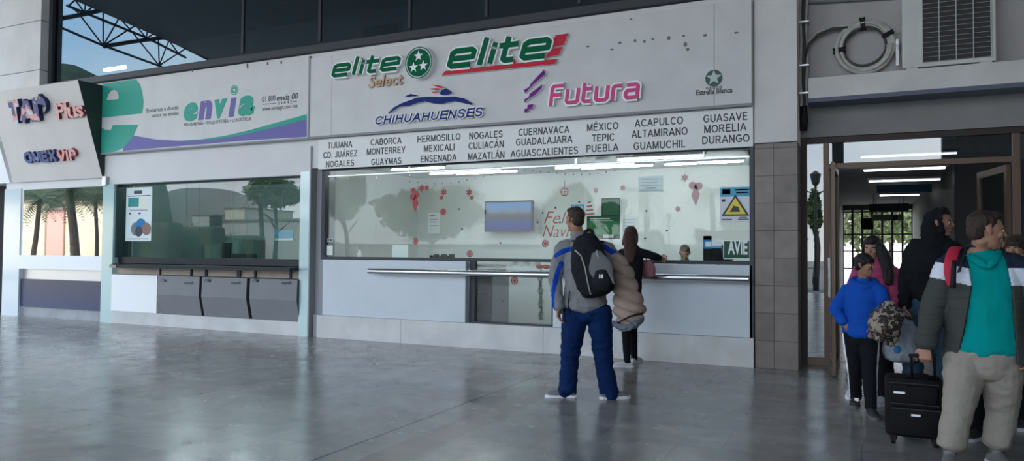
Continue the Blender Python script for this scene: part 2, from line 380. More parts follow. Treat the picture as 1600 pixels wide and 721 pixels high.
def arc(cx, cy, rx, ry, a0, a1, n=9): return [(cx+rx*math.cos(R(a0+(a1-a0)*i/n)), cy+ry*math.sin(R(a0+(a1-a0)*i/n))) for i in range(n+1)]
O_ = arc(.40, .5, .34, .43, 90, 450, 24)
CAP = {'A': (.76, [[(.03, 0), (.38, .97)], [(.73, 0), (.38, .97)], [(.15, .33), (.61, .33)]]), 'B': (.68, [[(.09, 0), (.09, 1)], [(.09, .93), (.38, .93)]+arc(.38, .73, .2, .2, 90, -90)+[(.09, .53)], [(.09, .07), (.4, .07)]+arc(.4, .3, .22, .23, -90, 90)+[(.09, .53)]]),
 'C': (.76, [arc(.42, .5, .35, .43, 42, 318, 20)]), 'D': (.76, [[(.09, 0), (.09, 1)], [(.09, .93), (.32, .93)]+arc(.32, .5, .36, .43, 90, -90, 14)+[(.09, .07)]]), 'E': (.66, [[(.09, 0), (.09, 1)], [(.09, .93), (.62, .93)], [(.09, .52), (.57, .52)], [(.09, .07), (.64, .07)]]),
 'G': (.80, [arc(.42, .5, .35, .43, 42, 330, 20)+[(.73, .46)], [(.44, .46), (.79, .46)]]), 'H': (.74, [[(.09, 0), (.09, 1)], [(.65, 0), (.65, 1)], [(.09, .52), (.65, .52)]]), 'I': (.20, [[(.1, 0), (.1, 1)]]), 'J': (.54, [[(.45, 1), (.45, .28)]+arc(.26, .26, .19, .19, 0, -170, 9)]),
 'L': (.58, [[(.09, 1), (.09, 0)], [(.09, .07), (.56, .07)]]), 'M': (.86, [[(.09, 0), (.09, 1)], [(.77, 0), (.77, 1)], [(.11, .98), (.43, .04)], [(.75, .98), (.43, .04)]]), 'N': (.74, [[(.09, 0), (.09, 1)], [(.65, 0), (.65, 1)], [(.11, .96), (.63, .04)]]), 'O': (.80, [O_]),
 'P': (.66, [[(.09, 0), (.09, 1)], [(.09, .93), (.36, .93)]+arc(.36, .7, .23, .23, 90, -90)+[(.09, .47)]]), 'R': (.72, [[(.09, 0), (.09, 1)], [(.09, .93), (.38, .93)]+arc(.38, .71, .22, .22, 90, -90)+[(.09, .49)], [(.38, .49), (.66, 0)]]),
 'S': (.68, [arc(.34, .73, .245, .21, 20, 250, 12)+arc(.34, .28, .265, .22, 80, -165, 14)]), 'T': (.64, [[(.32, 0), (.32, .95)], [(0, .93), (.64, .93)]]), 'U': (.74, [[(.09, 1), (.09, .36)]+arc(.37, .36, .28, .30, 180, 360, 12)+[(.65, 1)]]), 'V': (.72, [[(.03, 1), (.36, .03)], [(.69, 1), (.36, .03)]]),
 'X': (.72, [[(.05, 0), (.67, 1)], [(.05, 1), (.67, 0)]]), 'Y': (.72, [[(.36, 0), (.36, .44)], [(.04, 1), (.36, .42)], [(.68, 1), (.36, .42)]]), 'Z': (.68, [[(.05, .93), (.62, .93), (.05, .07), (.66, .07)]]), ' ': (.3, []), '.': (.2, [[(.1, 0), (.1, .13)]])}
ACC = {'Á': 'A', 'É': 'E'}
def caps(name, s_, pl, x0, x1, yb, h=None, ytop=None, parent=None, mats=None, side=None, depth=.004, w=.14, shear=0, grow=0, gap=.13, x1y=None, lift=0):
    u0, v0 = pl.hit(x0, yb, lift+depth); u1 = pl.hit(x1, yb if x1y is None else x1y, lift+depth)[0]
    if h is None: h = pl.hit(x0, ytop, lift+depth)[1]-v0
    W = sum(CAP[ACC.get(c, c)][0] for c in s_)+gap*(len(s_)-1); k = (u1-u0-shear*h*.8)/W; cur = 0; mb = MB()
    for c in s_:
        adv, paths = CAP[ACC.get(c, c)]; paths = list(paths)
        if c in ACC: paths.append([(adv*.45, 1.10), (adv*.65, 1.26)])
        for j, p in enumerate(paths):
            pts = [(u0+(cur+q[0])*k+q[1]*h*shear, v0+q[1]*h) for q in p]
            if grow: prism(mb, pl, [stroke(pts, w*h+grow)], lift, lift+depth*.97, 1, 1, uv=True)
            prism(mb, pl, [stroke(pts, w*h)], lift, lift+depth+.0001*j, 0, 1 if side else 0, uv=True)
        cur += adv+gap
    return mb.build(name, [mats, side] if side else [mats], parent)

# ================================================================== SETTING
YW, YG, YD = 9.45, 9.59, 10.04
MB().box(-34, 6, -9, 16, -.3, 0).build('floor', FLOOR, kind='structure')
PAVE = mat('pavement', (.30, .29, .27), .9, noise_amt=.2, nscale=.4)
MB().box(-140, 90, -160, -9, -.32, -.06).build('pavement', PAVE, kind='structure')
# canopy over the concourse, with an oblique open edge on the left
c0, c1 = at(115, 0, Z=8), at(325, 92, Z=8); UPY = 9.42
e0 = Vector((c0.x, 2*UPY-c0.y, 8)); e1 = Vector((c1.x, 2*UPY-c1.y, 8)); dd = (e1-e0)
ef = e1+dd*((-5.5-e1.y)/dd.y); eb = e0+dd*((UPY-e0.y)/dd.y)
CEIL = mat('canopy_underside', (.30, .30, .30), .8)
mb = MB(); prism(mb, Pl((0, 0, 8), (1, 0, 0), (0, 1, 0)), [[(eb.x, eb.y), (ef.x, ef.y), (14, -5.5), (14, UPY-.02), (eb.x, UPY-.02)]], 0, .5, uv=True)
mb.build('canopy_roof', CEIL, label=None, kind='structure')
MB().box(-40, 14, UPY, 26, 8.0, 8.5).build('ceiling', CEIL, kind='structure')
# solid walls of the concourse behind and to the right of the camera
xr = mir(1473, 230, -4, YD).x
MB().box(xr, 14, -4.4, -4, -.1, 8).build('wall_back', DCONC, kind='structure')
MB().box(3.9, 4.3, -4, 9.6, -.1, 8).build('wall_right', mat('side_wall', (.16, .15, .145), .8), kind='structure')
xa, xb = mir(1300, 230, -4, YD).x, mir(1318, 230, -4, YD).x
MB().box(xa, xb, -4.3, -3.95, 0, 8).build('trim_1', DCONC, kind='structure')

# main facade shell -------------------------------------------------
def X(px, py, Y=YW): return at(px, py, Y=Y).x
def Z(px, py, Y=YW): return at(px, py, Y=Y).z
P1a, P1b = X(10, 288), X(35.5, 288); P2a, P2b = X(163.6, 288), X(180.5, 288); P3a, P3b = X(471.5, 276), X(485, 276); P3c = P3b
WL, WR = X(496.7, 264), X(1177.5, 226)
zband = Z(180.5, 288)                 # underside of the white band over the parcel window
zwt = Z(1176.6, 226.2)                # head of the big window
zsb = Z(1174.7, 160.7); CR = X(1246.5, 400)
mb = MB(); mb.box(P1a, P3c, YW, YW+.35, zband, 4.62); mb.build('wall_parcel_front', BAND, kind='structure')
mb = MB(); mb.box(P3c, WR, YW, YW+.35, zwt, 4.62); mb.build('wall_ticket_front', BAND, kind='structure')
zbr = Z(1244.5, 220.8)
MB().box(WR+.012, CR, YW-.02, 12.0, zbr, 8).build('wall_upper_block', WALLW, kind='structure')
MB().box(WR+.012, CR, YW, 12.0, 0, zbr-.01).build('wall_tiled_column', TILE, kind='structure')
# ledge on top of the signs and the big upper glazing
mb = MB(); mb.box(X(83, 20, 9.4), WR, 9.365, UPY+.06, 4.63, 4.74); mb.build('trim_2', mat('ledge_grey', (.045, .048, .055), .5), kind='structure')
UX0 = X(86, 60, UPY)
up_w = empty('window_1', (UX0, UPY, 4.8), kind='structure')
MB().box(UX0, WR, UPY, UPY+.012, 4.74, 8).build('glass_pane', GL_UP, up_w)
mb = MB()
for px in (380, 500, 640, 760, 905): x = X(px, 50, UPY); mb.box(x-.025, x+.025, UPY-.02, UPY+.05, 4.8, 8)
mb.build('mullion', DFRAME, up_w)
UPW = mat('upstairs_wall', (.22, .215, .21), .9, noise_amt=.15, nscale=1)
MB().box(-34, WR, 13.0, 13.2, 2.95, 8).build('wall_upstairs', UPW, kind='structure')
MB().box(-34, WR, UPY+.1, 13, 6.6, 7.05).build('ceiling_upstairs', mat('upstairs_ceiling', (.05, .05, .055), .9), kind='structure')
a, b_ = at(571, 45, Y=12.98), at(629, 62, Y=12.98)
w = empty('window_2', (a.x, 12.98, b_.z), kind='structure')
MB().box(a.x, b_.x, 12.9, 12.99, b_.z, a.z).build('window_frame', DFRAME, w)
MB().box(a.x+.06, b_.x-.06, 12.88, 12.9, b_.z+.06, a.z-.06).build('glass_pane', GL_UP, w)
# glowing tube added upstairs to imitate a lamp mirrored in the glass
t = empty('ceiling_light', at(179, 108, Y=11.2), 'white glowing tube behind the upper glass at far left, standing in for a mirrored lamp', 'lamp')
pa, pb = at(163, 110, Y=11.2), at(196, 106, Y=11.2)
MB().box(pa.x, pb.x, 11.17, 11.23, pa.z-.03, pa.z+.03, bev=.01).build('tube', TUBE, t)
MB().box(pa.x-.03, pb.x+.03, 11.18, 11.22, pa.z+.04, pa.z+.07).build('housing', ALU, t)
MB().tube([(pa.x+.1, 11.2, pa.z+.05), (pa.x+.1, 11.2, 6.9)], .006).build('suspension_wire', DFRAME, t)
MB().tube([(pb.x-.1, 11.2, pa.z+.05), (pb.x-.1, 11.2, 6.9)], .006).build('suspension_wire', DFRAME, t)

# concrete tower at far left
TW = at(64, 40, Y=9.2).x
def joints_nodes(t, b):
    g = t.nodes.new('ShaderNodeTexCoord'); mpn = t.nodes.new('ShaderNodeMapping'); mpn.inputs['Rotation'].default_value = (R(90), 0, 0); mpn.inputs['Location'].default_value = (0, -4.02, 0)
    t.links.new(g.outputs['Object'], mpn.inputs[0])
    k = t.nodes.new('ShaderNodeTexBrick'); k.offset = 0; k.inputs['Scale'].default_value = 1; k.inputs['Brick Width'].default_value = 6; k.inputs['Row Height'].default_value = 1.0; k.inputs['Mortar Size'].default_value = .008
    k.inputs['Color1'].default_value = (.64, .63, .62, 1); k.inputs['Color2'].default_value = (.60, .59, .58, 1); k.inputs['Mortar'].default_value = (.12, .12, .12, 1)
    t.links.new(mpn.outputs[0], k.inputs['Vector'])
    n = t.nodes.new('ShaderNodeTexNoise'); n.inputs['Scale'].default_value = 2; n.inputs['Detail'].default_value = 7; t.links.new(g.outputs['Object'], n.inputs['Vector'])
    r = t.nodes.new('ShaderNodeValToRGB'); r.color_ramp.elements[0].color = (.8, .8, .79, 1); r.color_ramp.elements[1].color = (1.1, 1.1, 1.1, 1); t.links.new(n.outputs[0], r.inputs[0])
    m = t.nodes.new('ShaderNodeMixRGB'); m.blend_type = 'MULTIPLY'; m.inputs[0].default_value = 1; t.links.new(k.outputs[0], m.inputs[1]); t.links.new(r.outputs[0], m.inputs[2])
    t.links.new(m.outputs[0], b.inputs['Base Color']); b.inputs['Roughness'].default_value = .8
JOINT = ramp_mat('jointed_concrete', joints_nodes)
MB().box(-30, TW, 9.2, 10.0, 3.6, 8).build('wall_left', JOINT, kind='structure')
MB().box(TW+.001, UX0, 9.36, 9.6, 4.7, 8).build('trim_3', DFRAME, kind='structure')
MB().box(-30, P1a-.0, 9.8, 10.1, 0, 2.75).build('wall_far_left', mat('far_dark', (.02, .02, .022), .8), kind='structure')
# small lit notice on the dark wall at the frame's left edge
# ------------------------------------------------------------------ pillars
MB().box(P1a, P1b, YW-.03, YW+.4, 0, zband).build('trim_4', PILW, kind='structure')
mb = MB(); mb.box(P2a, P2b, YW-.03, YW+.4, 0, zband); mb.build('trim_5', TEAL, kind='structure')
mb = MB(); mb.box(P3a, X(484, 400), YW-.03, YW+.4, 0, zband+.05); mb.build('trim_6', TEAL, kind='structure')
MB().box(X(484.3, 400), X(485, 400)+.01, YW-.03, YW+.45, 0, 3.1).build('trim_7', TEALG, kind='structure')
MB().box(X(485, 400), WL+.0, YW+.12, YW+.45, 0, 3.1).build('trim_8', TEALG, kind='structure')

# ================================================================== LEFT TRAVEL SHOP
def px_box(mb, x0, x1, yt, yb, y0, y1, ref=None, m=0, bev=0):
    """box whose front at depth y0 spans pixels x0..x1 and, at x0, yt..yb"""
    A = at(x0, yt, Y=y0); B = at(x0, yb, Y=y0); C_ = at(x1, yb, Y=y0)
    mb.box(A.x, C_.x, y0, y1, B.z, A.z, m, bev); return A.x, C_.x, B.z, A.z
win = empty('window_3', (P1b, 9.5, 1.2), kind='structure')
xa, xb, za, zt = X(37.5, 296, 9.43), X(162.5, 296, 9.43), Z(37, 399, 9.43), Z(38, 297, 9.43)
MB().box(xa, xb, 9.43, 9.44, za, zt).build('glass_pane', GL_TAP, win)
mb = MB(); mb.box(P1b, P2a, 9.44, 9.56, zt, zband+.02); mb.box(P1b, xa, 9.44, 9.56, za, zt); mb.box(xb, P2a, 9.44, 9.56, za, zt)
mb.build('window_frame', BAND, win)
zc = Z(36, 420); zd = Z(36, 436); ze = Z(34, 479)
MB().box(P1b, P2a, 9.42, 9.6, zc, za).build('trim_9', LWHITE, kind='structure')
NAVYP = ramp_mat('navy_gradient_print', lambda t, b: None)
def navy_nodes(t, b):
    g = t.nodes.new('ShaderNodeTexCoord'); s = t.nodes.new('ShaderNodeSeparateXYZ'); t.links.new(g.outputs['Generated'], s.inputs[0])
    r = t.nodes.new('ShaderNodeValToRGB'); r.color_ramp.elements[0].color = (.014, .034, .11, 1); r.color_ramp.elements[1].color = (.032, .038, .07, 1)
    t.links.new(s.outputs['Z'], r.inputs[0]); t.links.new(r.outputs[0], b.inputs['Base Color']); b.inputs['Roughness'].default_value = .4
navy_nodes(NAVYP.node_tree, NAVYP.node_tree.nodes['Principled BSDF'])
t = empty('shop_counter', ((P1b+P2a)/2, 9.6, 0), 'navy fronted shop counter with a silver strip under the leftmost window', 'counter')
MB().box(P1b, P2a, 9.50, 9.75, zd, zc-.002).build('silver_strip', ALU, t)
MB().box(P1b, P2a, 9.46, 9.75, ze, zd-.002).build('front_panel', NAVYP, t)
MB().box(P1b, P2a, 9.50, 9.75, 0, ze-.002).build('kick_plate', mat('grey_kick', (.35, .37, .40), .35, noise_amt=.2, nscale=4), t)
# office behind
MB().box(-21, P2a-.02, 11.9, 12, 0, 2.9).build('wall_shop_back', mat('shop_back', (.30, .32, .32), .8), kind='structure')
def desk_item(name, px, yb, w, h, y, mats, label, cat, d=.12, kind='box'):
    p = at(px, yb, Y=y); mb = MB(); mb.box(p.x-w/2, p.x+w/2, y, y+d, za+.002, za+.002+h, bev=.006)
    return p
for px, w, h, lab, nm, cat, m_ in ((143.5, .34, .30, 'white paper leaning inside the leftmost window beside its left jamb', 'paper_sheet', 'paper', LWHITE),):
    pass
def windowsill_thing(name, cx, w, h, label, cat, mm, screen=None):
    p = at(cx, 398, Y=9.72); o = empty(name, (p.x, 9.72, za), label, cat)
    MB().box(p.x-w/2, p.x+w/2, 9.68, 9.74, za, za+h, bev=.008).build('body', mm, o)
    if screen: MB().box(p.x-w/2+.02, p.x+w/2-.02, 9.674, 9.679, za+h*.3, za+h-.02).build('screen', screen, o)
    return o
MB().box(P1b, P2a, 9.56, 9.95, za-.04, za).build('trim_10', BAND, kind='structure')
windowsill_thing('monitor', 68, .17, .26, 'small black monitor behind the leftmost window', 'monitor', BLACK, DFRAME)
windowsill_thing('paper_box', 53, .16, .24, 'white box behind the leftmost window beside the black monitor', 'box', LWHITE)
windowsill_thing('card_terminal', 112, .13, .19, 'white terminal with dark screen behind the leftmost window', 'terminal', LWHITE, DFRAME)
windowsill_thing('printer', 133, .2, .31, 'pale printer behind the leftmost window near its right jamb', 'printer', LWHITE)

# travel sign, a board leaning out at its top
tb, tt = at(160, 278, Y=9.40), at(141.6, 125, Y=8.87)
xl = at(21, 287, Y=9.40).x
TP = Pl((0, tb.y, tb.z), (1, 0, 0), (0, tt.y-tb.y, tt.z-tb.z)); L_ = (tt-tb).length
ts = empty('travel_shop_sign', (xl, 9.40, tb.z), 'pale leaning shop sign with peeling red and navy letters, far left', 'sign')
BEIGE = mat('beige_board', (.62, .595, .57), .55, noise_amt=.08, nscale=1.5)
mb = MB(); L = [TP.P(xl, 0), TP.P(tb.x, 0), TP.P(tb.x, L_), TP.P(xl, L_)]
bk = [Vector((p.x, YW-.005, p.z)) for p in L]; mb.add(L+bk, [(0, 1, 2, 3), (4, 7, 6, 5), (0, 3, 7, 4), (1, 5, 6, 2), (3, 2, 6, 7), (0, 4, 5, 1)]); me = mb.mesh('board')
for p in me.polygons: p.material_index = 1 if p.normal.x > .8 else 0
link('board', me, [BEIGE, mat('dark_green_side', (.03, .055, .05), .6)], ts)
x2 = xl-.12; mb = MB(); L = [TP.P(x2-3, 0), TP.P(x2, 0), TP.P(x2, L_*.74), TP.P(x2-3, L_*.74)]; bk = [Vector((p.x, YW+.4, p.z)) for p in L]
mb.add(L+bk, [(0, 1, 2, 3), (4, 7, 6, 5), (0, 3, 7, 4), (1, 5, 6, 2), (3, 2, 6, 7), (0, 4, 5, 1)])
mb.build('blank_sign', LWHITE, label='blank white sign board cut by the left edge of the view', cat='sign')
def patch_nodes(seed, c1, c2, c3):
    def f(t, b):
        g = t.nodes.new('ShaderNodeTexCoord'); n = t.nodes.new('ShaderNodeTexNoise'); n.inputs['Scale'].default_value = 4.2; n.inputs['Detail'].default_value = 3; n.noise_dimensions = '4D'; n.inputs['W'].default_value = seed
        t.links.new(g.outputs['Object'], n.inputs['Vector']); r = t.nodes.new('ShaderNodeValToRGB'); r.color_ramp.interpolation = 'CONSTANT'
        r.color_ramp.elements[0].color = (*c1, 1); r.color_ramp.elements[1].position = .5; r.color_ramp.elements[1].color = (*c2, 1); e = r.color_ramp.elements.new(.6); e.color = (*c3, 1)
        t.links.new(n.outputs[0], r.inputs[0]); t.links.new(r.outputs[0], b.inputs['Base Color'])
    return f
PEEL1 = ramp_mat('peeling_navy', patch_nodes(1, (.03, .05, .16), (.62, .32, .30), (.50, .55, .60)))
PEEL2 = ramp_mat('peeling_red', patch_nodes(5, (.70, .30, .27), (.66, .42, .38), (.30, .04, .06)))
PEEL3 = ramp_mat('peeling_blue', patch_nodes(8, (.05, .09, .25), (.04, .06, .2), (.16, .2, .34)))
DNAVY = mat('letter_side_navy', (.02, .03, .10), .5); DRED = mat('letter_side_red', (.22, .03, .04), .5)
caps('shop_lettering', 'TAP', TP, 17, 78, 193, ytop=160, parent=ts, mats=PEEL1, side=DNAVY, depth=.09, shear=.2, w=.36, gap=.08)
text('shop_lettering', 'Plus', TP, 88, 133, 186, ytop=162, parent=ts, mats=PEEL2, side=DRED, depth=.06, weight=.028, shear=.12, space=.9)
caps('shop_lettering', 'OMEX', TP, 40, 90, 255, ytop=239, parent=ts, mats=PEEL3, side=DNAVY, depth=.06, w=.30, gap=.08)
caps('shop_lettering', 'VIP', TP, 92, 121, 252, ytop=236, parent=ts, mats=PEEL2, side=DRED, depth=.06, w=.30, gap=.12, shear=.1)
MB().tube([(P2a+.08, 9.40, tb.z+.02), (P2a+.08, 9.40, zband-.02)], .05, 12).build('metal_conduit', ALU, label='short metal conduit at the lower right corner of the leaning sign', cat='conduit')

# ================================================================== PARCEL OFFICE (envia)
es = empty('parcel_sign', (-10, 9.35, 3.2), 'wide parcel office sign with green and purple letters and swoosh', 'sign')
SP = wall(9.36)
xe0, xe1 = X(157, 239, 9.36), X(481, 215, 9.36); zb_, zt_ = Z(481, 214.9, 9.36), Z(479, 88.5, 9.36)
MB().box(xe0, xe1, 9.36, YW-.003, zb_, zt_).build('board', WHITE, es)
mb = MB(); mb.box(xe0, xe1, 9.35, 9.36, zb_-.03, zb_); mb.box(xe1, xe1+.03, 9.35, 9.40, zb_, zt_); mb.build('edge_trim', mat('trim_grey', (.26, .27, .28), .6), es)
K2 = lambda x, y: (150+x/4.241, 80+y/4.241)
def cutl(pts): return [K2(*p) for p in pts]
mb = MB(); prism(mb, SP, [cutl([(43, 216), (265, 187), (290, 220), (305, 270), (314, 330), (311, 375), (303, 412), (40, 442)]), cutl([(68, 325), (78, 290), (100, 262), (122, 256), (140, 268), (150, 292), (148, 318)])], 0, .004); mb.build('letter_print', EGREEN, es)
mb = MB(); prism(mb, SP, [cutl([(37, 508), (60, 520), (98, 522), (112, 490), (278, 488), (245, 565), (185, 640), (120, 668), (33, 677)])], 0, .005); mb.build('letter_print', EGREEN, es)
mb = MB(); prism(mb, SP, [cutl([(250, 560), (400, 586), (560, 594), (700, 590), (850, 576), (1000, 548), (1200, 500), (1396, 450), (1396, 568), (1000, 592), (178, 662), (180, 640)])], 0, .003); mb.build('swoosh_print', EPURP, es)
mb = MB(); prism(mb, SP, [cutl([(560, 594), (700, 584), (850, 562), (1000, 528), (1200, 473), (1396, 418), (1396, 452), (1200, 502), (1000, 550), (850, 577), (700, 591)])], 0, .004); mb.build('swoosh_print', EGREEN, es)
for ch, x0, x1, yb, yt, m_ in (('e', 580, 672, 455, 345, EGREEN), ('n', 676, 768, 445, 332, EPURP), ('v', 782, 868, 433, 322, EGREEN), ('ı', 877, 928, 424, 312, EPURP), ('a', 940, 1052, 417, 300, EGREEN)):
    me = None
    p0 = K2(x0, yb); text('letter_print', ch, SP, p0[0], K2(x1, yb)[0], p0[1], ytop=K2(x0, yt)[1], parent=es, mats=m_, depth=.004, weight=.065, shear=.18)
u, v = SP.hit(*K2(917, 258))
mb = MB(); prism(mb, SP, [circ(u, v, .085), circ(u, v, .07)], 0, .004, uv=True); prism(mb, SP, [circ(u, v, .058), star(u, v, .05)], 0, .004, uv=True); mb.build('emblem_print', EGREEN, es)
def st(s, x0, x1, y, h, **k): p = K2(x0, y); return text('small_print', s, SP, p[0], K2(x1, y)[0], p[1], h=h, parent=es, mats=DTEXT, depth=.003, **k)
st('Enviamos a donde', 335, 545, 408, .075); st('otros no envían', 372, 545, 440, .07)
st('MENSAJERÍA • PAQUETERÍA • LOGÍSTICA', 583, 1027, 500, .06)
st('01 800', 1100, 1188, 338, .095); st('envía 00', 1197, 1337, 330, .10, weight=.012, shear=.15)
st('3 6 8 4 2', 1205, 1297, 355, .05); st('www.enviagn.com.mx', 1100, 1335, 397, .065)
for q in ((1107, 1195, 355), (1303, 1330, 336)):
    mb = MB(); a, b2 = SP.hit(*K2(q[0], q[2])); c_ = SP.hit(*K2(q[1], q[2]))[0]; mb.box(a, c_, 9.356, 9.36, b2, b2+.008)
    mb.build('rule_print', DTEXT, es)
# stains and screw holes on the sign
mb = MB()
for x, y in ((1005, 105), (1138, 82), (1228, 75), (1003, 92), (640, 128)): u, v = SP.hit(*K2(x, y)); prism(mb, SP, [circ(u, v, .018, 8, .03)], 0, .003, uv=True)
mb.build('rust_spot', mat('rust', (.12, .10, .09), .9), es)

# window of the parcel office
win = empty('window_4', (P2b, 9.575, 1.2), kind='structure')
zs4 = Z(187, 402.5, 9.6)
GY = 9.60; seams = [X(p, 290, GY) for p in (160, 250, 292, 312, 365, 388, 441, 470, 490)]
for i, px in enumerate(((186, 250), (250, 292), (292, 312), (312, 365), (365, 388), (388, 441), (441, 473))):
    MB().box(X(px[0], 300, GY)+.004, X(px[1], 300, GY)-.004, GY, GY+.008, zs4, zband).build('glass_pane', GL_ENV, win)
mb = MB(); mb.box(P2b, P3a, GY-.03, GY+.03, zband-.03, zband+.02); mb.box(P2b, P2b+.03, YW+.02, GY+.2, zs4, zband); mb.build('window_frame', mat('teal_dark_frame', (.03, .06, .06), .4), win)
# black counter top and the desk units below
ct = empty('parcel_counter_top', (-10, 9.3, 1.05), 'long black counter top under the parcel office window', 'counter')
cl = at(172, 418, Y=9.18); zct = at(187, 414, Y=9.18).z
mb = MB(); v = [Vector((at(171, 415, Y=9.2).x, 9.2, zct)), Vector((P3a-.003, 9.2, zct)), Vector((P3a-.003, 9.75, zct+.02)), Vector((P2b+.0, 9.75, zct+.02)), Vector((P2b+.0, 9.41, zct+.015)), Vector((at(171, 415, Y=9.2).x, 9.41, zct+.01))]
lo = [q-Vector((0, 0, .055)) for q in v]; mb.add(v+lo, [tuple(range(6)), tuple(range(11, 5, -1))]+[(i, (i+1) % 6, 6+(i+1) % 6, 6+i) for i in range(6)]); mb.build('slab', BLACKG, ct)
mb = MB(); mb.box(P2b+.02, P3a, 9.53, 9.75, zct+.02, zs4+.01); mb.build('upstand', BLACKG, ct)
mb = MB(); p = at(172, 416, Y=9.19); mb.box(p.x, p.x+.16, 9.185, 9.2, zct-.06, zct-.005); mb.build('front_edge_chip', mat('chip_beige', (.35, .3, .27), .7), ct, label='chipped beige corner of the edge')
st_ = empty('cable_strip', (-10, 9.5, 1.0), 'beige strip with small metal brackets under the black counter top', 'strip')
zs1 = Z(187, 419.5, 9.5); zs2 = Z(187, 428, 9.5)
MB().box(P2b, P3a, 9.5, 9.7, zs2, zct-.055).build('strip', mat('strip_beige', (.42, .36, .30), .5, noise_amt=.2, nscale=3), st_)
for p in (251, 300, 323, 324, 373, 376, 400, 455): x = X(p, 424, 9.5); MB().box(x-.02, x+.02, 9.47, 9.5, zs2-.005, zct-.056, bev=.004).build('bracket', DFRAME, st_)
zk = Z(185, 490, YW)
zk4 = Z(466, 503, YW)
MB().box(P2b, P3a, YW-.03, 9.7, 0, zk4).build('baseboard_parcel', KICK, kind='structure')
mb = MB(); mb.box(P2b+.02, X(245.5, 430, 9.40), 9.40, 9.65, zk4+.003, zs2-.01); wp = mb.build('blank_counter_panel', LWHITE, label='plain white counter front panel, leftmost under the black counter top', cat='panel')
units = ((246, 311), (315, 385), (390, 464))
labs = ('grey weighing desk front beside the plain white panel', 'grey weighing desk front, middle of the three', 'grey weighing desk front beside the teal pillar')
for (pa, pb), lb in zip(units, labs):
    xa, xb = X(pa, 432, 9.36), X(pb, 432, 9.36); zt2 = zs2-.012; zm = zt2-.34; w0 = zk4+.004
    u_ = empty('weighing_desk', ((xa+xb)/2, 9.5, w0), lb, 'desk', 'grey desk fronts under the parcel counter')
    prof = [(9.375, zt2), (9.36, zm), (9.44, w0), (9.66, w0), (9.66, zt2)]
    vs = [(xa, y, z) for y, z in prof]+[(xb, y, z) for y, z in prof]
    mb = MB(); mb.add(vs, [(0, 1, 2, 3, 4), (9, 8, 7, 6, 5), (0, 5, 6, 1), (1, 6, 7, 2), (2, 7, 8, 3), (3, 8, 9, 4), (4, 9, 5, 0)]); me = mb.mesh('front_shell')
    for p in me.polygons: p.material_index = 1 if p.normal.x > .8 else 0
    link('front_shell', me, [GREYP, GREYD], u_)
    pl = Pl((0, 9.372, 0))
    text('small_print', '/ TIM', pl, pa+4, pa+15, 441, h=.055, parent=u_, mats=DTEXT, depth=.004, shear=.3, weight=.01)
    text('small_print', 'ezpak.', pl, pb-24, pb-8, 444, h=.05, parent=u_, mats=DTEXT, depth=.004, shear=.2, weight=.02)
# room behind the parcel window
RX0, RX1 = P2b-.1, P3b-.05
MB().box(RX0, RX1+.1, 12.4, 12.5, 0, 2.95).build('wall_parcel_back', INTT, kind='structure')
MB().box(RX0-.1, RX0, 9.8, 12.5, 0, 2.95).build('wall_parcel_left', INTT, kind='structure')
MB().box(P3b-.02, P3b+.06, 9.9, 12.75, 0, 2.95).build('wall_between_offices', INTW, kind='structure')
MB().box(-18, RX1+.1, 9.85, 12.5, 2.85, 2.95).build('ceiling_parcel', INTT, kind='structure')
def poster(name, x0, x1, yt, yb, Y, label, mats, items, cat='poster', thick=.004, parent=None):
    """flat sheet with its printed shapes; items = list of (fx0,fx1,fy0,fy1,mat index) fractions from the top left"""
    A = at(x0, yt, Y=Y); B = at(x0, yb, Y=Y); C_ = at(x1, yt, Y=Y); o = empty(name, ((A.x+C_.x)/2, Y, B.z), label, cat)
    MB().box(A.x, C_.x, Y-thick, Y, B.z, A.z).build('sheet', mats[0], o); mb = MB(); W = C_.x-A.x; H = A.z-B.z
    for (a, b, c, d, k) in items: mb.box(A.x+a*W, A.x+b*W, Y-thick-.002, Y-thick, A.z-d*H, A.z-c*H, k-1)
    if items: mb.build('print', mats[1:], o)
    return o
PAPER = mat('paper_pale', (.68, .76, .78), .6); INK = mat('ink_teal', (.05, .28, .27), .6); INKB = mat('ink_blue', (.02, .18, .42), .6); BROWN = mat('ink_brown', (.25, .16, .13), .6); PALEY = mat('pale_print', (.70, .75, .66), .6)
SKYB = mat('print_cyan', (.08, .36, .55), .5)
po = poster('notice_poster', 198, 238, 294, 377, 9.594, 'tall pale poster with green box and truck picture on the parcel window', [PAPER, INK, DTEXT, BROWN, PALEY, INKB],
       [(.3, .62, .06, .12, 2), (.08, .5, .19, .36, 1), (.5, .88, .2, .42, 4), (.05, .95, .15, .165, 2), (.12, .2, .47, .5, 2), (.5, .58, .47, .5, 2), (.15, .85, .42, .43, 2), (.05, .9, .955, .965, 2)])
PT = wall(9.588); mb = MB()
for (cx, cy, r, k) in ((212, 358, .13, 0), (220, 354, .15, 1), (229, 358, .12, 2), (217, 362, .1, 3)):
    u, v = PT.hit(cx, cy); prism(mb, PT, [circ(u, v, r, 14)], 0, .002+k*.001, mf=k, uv=True)
mb.build('picture', [mat('pic_grey', (.18, .2, .24), .6), INKB, BROWN, mat('pic_dark', (.06, .06, .08), .6)], po)
def parcel_fill_lamps():  # tubes added out of view to brighten the parcel office interior
    T3 = mat('fill_tube_parcel', (.93, .98, 1), emit=34)
    for x, q in ((-12.0, 'left'), (-10.6, 'middle'), (-9.2, 'right')): lamp('ceiling_light', x-.5, x+.5, 10.55, 2.83, 'added unseen tube lamp brightening the parcel office, the %s one' % q, em=T3)
